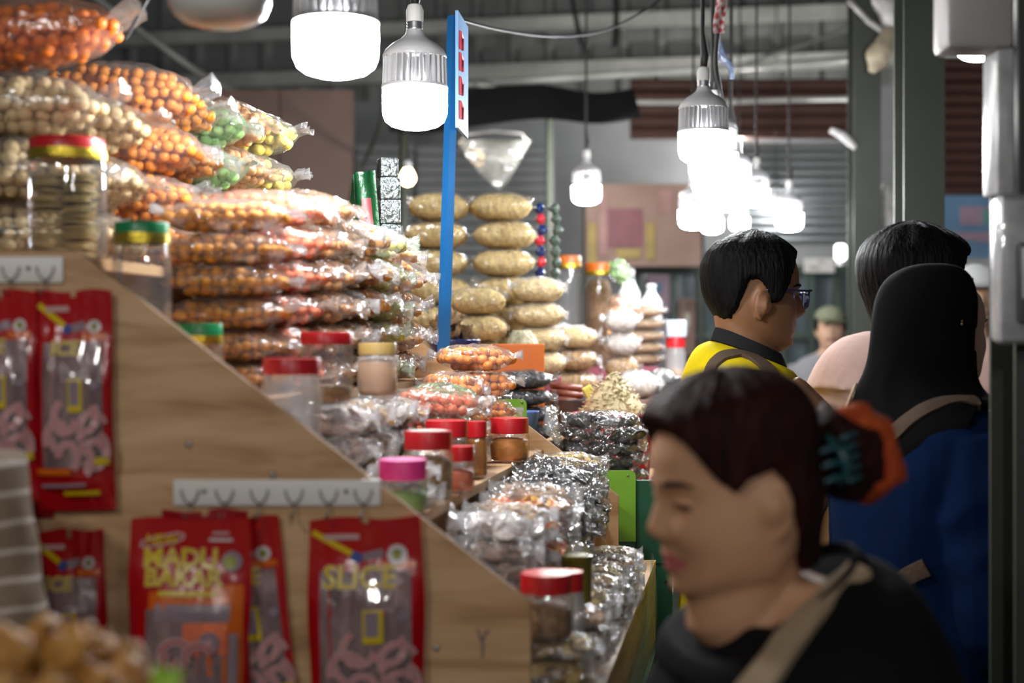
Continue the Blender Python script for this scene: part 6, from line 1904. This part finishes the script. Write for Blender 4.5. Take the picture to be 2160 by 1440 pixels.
# glasses
def glasses(root, toH, matf, lens, z=.525, fx=.445, half=.30, rim=True):
    gl = None
    m = MB()
    for sgn in (-1, 1):
        m.tube([toH((-.02, sgn * .345, z - .01)), toH((.2, sgn * .352, z + .005)), toH((fx - .03, sgn * .325, z + .012))], 0.0024, 8)
    m.tube([toH((fx - .03, -.325, z + .012)), toH((fx, -.28, z + .02)), toH((fx + .015, -.1, z + .02)), toH((fx + .02, 0, z + .01)), toH((fx + .015, .1, z + .02)), toH((fx, .28, z + .02)), toH((fx - .03, .325, z + .012))], 0.003, 8)
    f = m.build('glasses', matf, root, smooth=True)
    for sgn in (-1, 1):
        q = MB(); vs = []
        for k in range(24):
            a = 2 * PI * k / 24
            ca, sa = math.cos(a), math.sin(a)
            yy = sgn * .165 + .118 * math.copysign(abs(ca) ** .7, ca); zz = z - .055 + .078 * math.copysign(abs(sa) ** .7, sa)
            vs.append((fx + .012 - abs(yy) * .10, yy, zz))
        for dx in (-.006, .006):
            q.add([toH((x + dx, y, zz)) for x, y, zz in vs], [tuple(range(24))])
        q.f += [(k, (k + 1) % 24, (k + 1) % 24 + 24, k + 24) for k in range(24)]; q.m += [0] * 24
        q.build('lens', lens, f, smooth=False)
        w_ = MB(); w_.tube([toH(p) for p in vs] + [toH(vs[0])], 0.0018, 6); w_.build('rim', matf, f, smooth=True)
glasses(rm, th_, M['bluerim'], M['lens'])
bpy.context.view_layer.update()
strap_on(rm, [top_], [(1492, 850), (1494, 820), (1496, 800), (1505, 770), (1525, 752), (1560, 746), (1590, 756), (1612, 772), (1628, 792), (1638, 815), (1642, 840)], 0.030, M['strap_brown'], 2.9)
# bracelet
m = MB()
wv = Vector((.47, -.70, -.52)) * 0.242 + ch_; ev = Vector((.30, -1.0, -1.42)) * .242 + ch_
ax = (wv - ev).normalized()
e1 = ax.orthogonal().normalized(); e2 = ax.cross(e1)
m.tube([wv - ax * 0.012 + (e1 * math.cos(t) + e2 * math.sin(t)) * 0.0285 for t in np.linspace(0, 2 * PI, 25)], 0.0035, 8, cap=False)
m.build('bracelet', M['black'], rm, smooth=True)

# --- dark-haired man in a pink shirt
LONG_HL = [(0, .70), (20, .68), (34, .74), (48, .66), (58, .50), (70, .36), (84, .30), (110, .20), (130, .06), (180, .0)]
rb, tb_, cb_, topb = human('person', P(1926, 712, 3.2), 0.240, 0.0, math.radians(14), 'dark-haired man in a pale pink shirt and thin glasses behind the hijab woman',
    dict(skin=M['skin_l'], lip=M['lip_m'], hair=M['hair_black'], hairline=LONG_HL, thick=0.085, longhair=True, top=M['c_pink'], sleeve=0.95, inflate=0.02, girth=1.12, back=-0.16, yoke=(-.05, .4, .29, .29, -.08),
         hairvol=lambda dg, z: 0.045 * np.exp(-((z - .72) / .2) ** 2) + 0.035 * np.exp(-((dg - 15) / 30) ** 2) * np.exp(-((z - .76) / .12) ** 2)))
glasses(rb, tb_, M['metal'], M['lens'], fx=.45)

# --- woman in black hijab and blue dress
hh_ = 0.191
rh, tH, chh, toph = human('person', P(1984, 812, 2.45), hh_, 0.0, math.radians(18), 'woman in a black hijab and royal blue dress with a brown shoulder strap',
    dict(skin=M['skin_l'], lip=M['lip_f'], hair=M['hair_black'], top=M['c_blue'], topname='dress', bottom=M['c_blue'], skirt=True, sleeve=0.86, sleevew=1.55, fold=1.6, inflate=0.022, girth=1.22, cheek=1.2, jaw=1.1,
         arms={'R': ((-.05, -1.05, -1.95), (.75, -1.05, -2.75)), 'L': ((-.05, 1.05, -1.95), (.6, .95, -2.9))}, hemrow=12))
# hijab: a draped shell around head, neck and shoulders
def hijab(root, ch, hh):
    m = MB(); R = []
    # (z, front x, back x, half width) in head heights
    rows = [(1.075, -.04, -.14, .06), (1.06, .08, -.28, .17), (1.01, .17, -.41, .27), (.93, .20, -.52, .34), (.82, .215, -.58, .385), (.68, .22, -.61, .40), (.5, .22, -.63, .39), (.32, .215, -.655, .38), (.16, .21, -.69, .375), (.02, .21, -.74, .40), (-.10, .25, -.80, .55)]
    for k in range(1, 9):
        f = k / 8
        rows.append((-.10 - 1.40 * f, .30 + .16 * min(1, f * 2), -.74 - .10 * math.sin(PI * min(1, f * 1.1)), None))
    n = 96
    for (z, f, b, w_) in rows:
        ring = []
        for k in range(n):
            a = 2 * PI * k / n
            c, s_ = math.cos(a), math.sin(a)
            dz = 0.0
            ww = w_
            if w_ is None:
                fr = (-.10 - z) / 1.40
                side = abs(s_) ** 1.5
                dz = min(1.35, 1.34 * side + 1.1 * max(0, c + 0.15)) * fr
                ww = float(np.interp(-(z + dz), [.10, .16, .3, .4, .5, .7, 1.5], [.56, .70, .92, 1.0, 1.03, 1.0, .9]))
            x = (f if c > 0 else -b) * math.copysign(abs(c) ** .9, c); y = ww * math.copysign(abs(s_) ** .9, s_)
            fold = (0.012 if z > 0.1 else 0.04) * (1 - abs(2 * mnoise.noise(Vector((c * 2.4, s_ * 2.4, z * 1.6 + 2)))))
            ring.append(Vector(((x * (1 + fold)) * hh, y * (1 + fold) * hh, (z + dz) * hh)) + ch)
        R.append(ring)
    m.rings(R, True, False)
    # face opening
    keep = []
    for f in m.f:
        c = sum((Vector(m.v[i]) for i in f), Vector()) / len(f) - ch
        c /= hh
        keep.append(not (c.x > 0.03 and 0.04 < c.z < 0.90 and abs(c.y) < 0.37 * max(0, 1 - ((c.z - .46) / .43) ** 2) ** .5))
    m.f = [f for f, k in zip(m.f, keep) if k]; m.m = [0] * len(m.f)
    o = m.build('hijab', M['c_hijab'], root, smooth=True)
    sd = o.modifiers.new('thick', 'SOLIDIFY'); sd.thickness = 0.004; sd.offset = -1
    ss = o.modifiers.new('sub', 'SUBSURF'); ss.levels = 1; ss.render_levels = 1
    return o
hj = hijab(rh, chh, hh_)
bpy.context.view_layer.update()
# small four-petal gold pin on the hijab
T = bvh_of([hj]); C0 = Vector((0, 0, H))
hit = T.ray_cast(C0, (P(2024, 680, 1) - C0).normalized())
if hit[0] is not None:
    m = MB(); V, Fc = ico(2); inv = rh.matrix_world.inverted()
    for k in range(4):
        a = PI / 4 + k * PI / 2
        m.add([inv @ (hit[0] + Vector((math.cos(a) * .0035 + v[0] * .003, -.002 + v[1] * .002, math.sin(a) * .0035 + v[2] * .003))) for v in V], Fc)
    m.build('pin', M['goldpin'], rh, smooth=True)
strap_on(rh, [toph, hj], [(1822, 985), (1852, 950), (1880, 922), (1915, 890), (1950, 866), (1990, 850), (2030, 846), (2065, 852)], 0.026, M['strap_brown'], 2.5)
strap_on(rh, [toph, hj], [(1880, 1235), (1905, 1220), (1930, 1206), (1955, 1195)], 0.028, M['strap_brown'], 2.5, name='strap_lower')
strap_on(rh, [toph, hj], [(1812, 812), (1800, 840), (1788, 870), (1780, 900)], 0.012, M['strap_beige'], 2.5, name='strap_thin')

# --- woman in a black T-shirt in the foreground
WO_HL = [(0, .80), (20, .79), (38, .745), (52, .66), (62, .56), (72, .50), (84, .56), (98, .58), (106, .44), (116, .24), (130, .10), (180, .02)]
hw = 0.221
rw, tw, cw, topw = human('person', P(1576, 1243, 1.5), hw, 0.0, math.radians(192), 'woman in a black T-shirt with dark red hair in a bun and beige strap',
    dict(skin=M['skin_f'], lip=M['lip_f'], hair=M['hair_red'], hairline=WO_HL, thick=0.05, top=M['c_black'], girth=1.22, jaw=1.24, cheek=2.4, nose=0.92, nosew=1.25, lips=1.15, neck=1.06, dchin=0.22, hpitch=math.radians(8), lash=True, hb=0.88, longhair=True,
         ear=(0.44, -0.03), earw=1.05, sleeve=0.6, inflate=0.012, neckrow=2, up=0.32, back=-0.14, yoke=(-.06, .62, .37, .37, -.14),
         hairvol=lambda dg, z: 0.055 * np.exp(-((z - .88) / .16) ** 2)))
collar(rw, cw, hw, M['c_black'], z=-.06, tilt=0.62, rx=.365, ry=.365, h=.04, th=.03, cx=-.14)
# bun, orange tips and claw clip at the back of her head
def hp_(x, y, z): return tw((x, y, z))
b = blob([hp_(-.36, 0, .62), hp_(-.50, .02, .68), hp_(-.62, .05, .62), hp_(-.62, .05, .50), hp_(-.52, .03, .46), hp_(-.42, .0, .50)], [.05 * hw, .13 * hw, .15 * hw, .14 * hw, .12 * hw, .06 * hw], nz=0.35, seed=4, freq=40, n=22, sub=7)
b.build('hair_bun', M['hair_red'], rw, smooth=True)
b = blob([hp_(-.50, .02, .76), hp_(-.64, .06, .74), hp_(-.74, .07, .62), hp_(-.72, .07, .48), hp_(-.62, .05, .40), hp_(-.52, .04, .42)], [.03 * hw, .075 * hw, .09 * hw, .10 * hw, .08 * hw, .03 * hw], nz=0.4, seed=6, freq=46, n=20, sub=7)
b.build('hair_tips', M['hair_orange'], rw, smooth=True)
m = MB()
cl_ = empty('hair_claw', (0, 0, 0)); cl_.parent = rw
m.tube([hp_(-.40, .20, .70), hp_(-.45, .25, .62), hp_(-.46, .26, .54), hp_(-.42, .22, .46)], [.03 * hw, .05 * hw, .05 * hw, .03 * hw], 10, flat=[.5] * 4)
m.build('claw_spine', M['teal'], cl_, smooth=True)
for k in range(5):
    z_ = .48 + .05 * k
    t_ = MB(); t_.tube([hp_(-.45, .25, z_), hp_(-.53, .22, z_ + .01), hp_(-.58, .15, z_ + .01)], [.016 * hw, .014 * hw, .006 * hw], 6); t_.build('tooth', M['teal'], cl_, smooth=True)
for k in range(3):
    z_ = .50 + .07 * k
    t_ = MB(); t_.tube([hp_(-.45, .25, z_), hp_(-.38, .27, z_ + .01), hp_(-.32, .28, z_)], [.02 * hw, .018 * hw, .008 * hw], 6); t_.build('tooth', M['teal'], cl_, smooth=True)
bpy.context.view_layer.update()
strap_on(rw, [topw], [(1815, 1205), (1770, 1235), (1730, 1275), (1690, 1325), (1650, 1380), (1610, 1435), (1575, 1480)], 0.036, M['strap_beige'], 1.4)

# --- shopper in the striped shirt at the left, cut by the frame
rs, ts, cs, tops = human('person', P(-395, 775, 1.56), 0.235, 0.0, math.radians(90), 'person in a beige shirt with thin white stripes facing the plywood board',
    dict(skin=M['skin_m'], lip=M['lip_m'], hair=M['hair_black'], hairline=MAN_HL, thick=0.06, top=M['c_stripe'], sleeve=0.9, inflate=0.010, girth=1.05, voxel=0.008, eyes=True,
         arms={'R': ((-.05, -.98, -1.9), (.25, -.9, -2.8)), 'L': ((-.05, .98, -1.9), (.3, .8, -2.8))}))

# --- people further down the aisle
fp = [(P(1752, 735, 7.5), 0.215, -100, 'c_grey', 'skin_l', 'small far shopper in grey with an olive cap', 'cap'),
      (P(2058, 690, 5.2), 0.22, -95, 'c_pink', 'skin_l', 'shopper with grey cap behind the woman in the hijab', 'greycap'),
      (P(2165, 690, 4.2), 0.215, 160, 'c_dark', 'skin_l', 'shopper in black with a magenta cuff beside the meter post', None)]
M['cap'] = cloth('olive_cap', (0.16, 0.17, 0.11)); M['capg'] = cloth('grey_cap', (0.30, 0.30, 0.30))
M['magenta'] = cloth('magenta_cuff', (0.45, 0.01, 0.22))
for (at, h2, yw, tp, sk, lb, cap) in fp:
    rr_, t2, c2, top2 = human('person', at, h2, 0.0, math.radians(yw), lb, dict(skin=M[sk], lip=M['lip_m'], hair=M['hair_black'], hairline=MAN_HL, thick=0.05, top=M[tp], sleeve=0.95 if cap is None else 0.55, voxel=0.010, cvox=0.012, eyes=False))
    if cap:
        m = MB()
        for zz_, rr2 in ((.66, .46), (.74, .46), (.86, .41), (.96, .30), (1.03, .12)):
            pass
        rows = [[t2((rr2 * math.cos(2 * PI * k / 28) * .98 - .01, rr2 * .86 * math.sin(2 * PI * k / 28), zz_)) for k in range(28)] for zz_, rr2 in ((.66, .45), (.76, .46), (.88, .41), (.98, .30), (1.05, .10))]
        m.rings(rows); cp = m.build('cap', M['cap'] if cap == 'cap' else M['capg'], rr_, smooth=True)
        m = MB(); m.grid(lambda i, j: tuple(t2((.40 + .26 * j * math.cos((i - .5) * 2.0), (.30 + .06 * j) * math.sin((i - .5) * 2.4), .69 - .03 * j))), 12, 4)
        nb = len(m.v); m.v += [(x, y, z_ - .004) for x, y, z_ in m.v]; m.f += [tuple(j + nb for j in f_[::-1]) for f_ in m.f]; m.m = [0] * len(m.f)
        m.build('brim', M['cap'] if cap == 'cap' else M['capg'], cp, smooth=True)
    else:
        m = MB(); q = Vector((.10, -.92, -3.05)) * h2 + c2
        m.tube([q + Vector((0, 0, .02)), q + Vector((0.01, 0, -.03))], 0.036, 14); m.build('cuff', M['magenta'], rr_, smooth=True)

# brown crumpled carrier bag in the aisle, held low beside the man in yellow
M['brownfilm'] = film('brown_carrier_film', haze=0.5, hazecol=(0.16, 0.09, 0.06), gloss=0.08, rough=0.25, bump=0.9, bscale=18, tint=(0.7, 0.6, 0.5))
b = blob([P(1822, 900, 2.76), P(1822, 960, 2.76), P(1815, 1060, 2.76), P(1812, 1150, 2.76), P(1815, 1200, 2.76)], [.010, .02, .032, .034, .02], nz=.5, seed=12, freq=22, n=24, sub=8)
tag(b.build('carrier_bag', M['brownfilm'], smooth=True), 'crumpled brown carrier bag hanging between the man in yellow and the hijab woman', 'plastic bag')
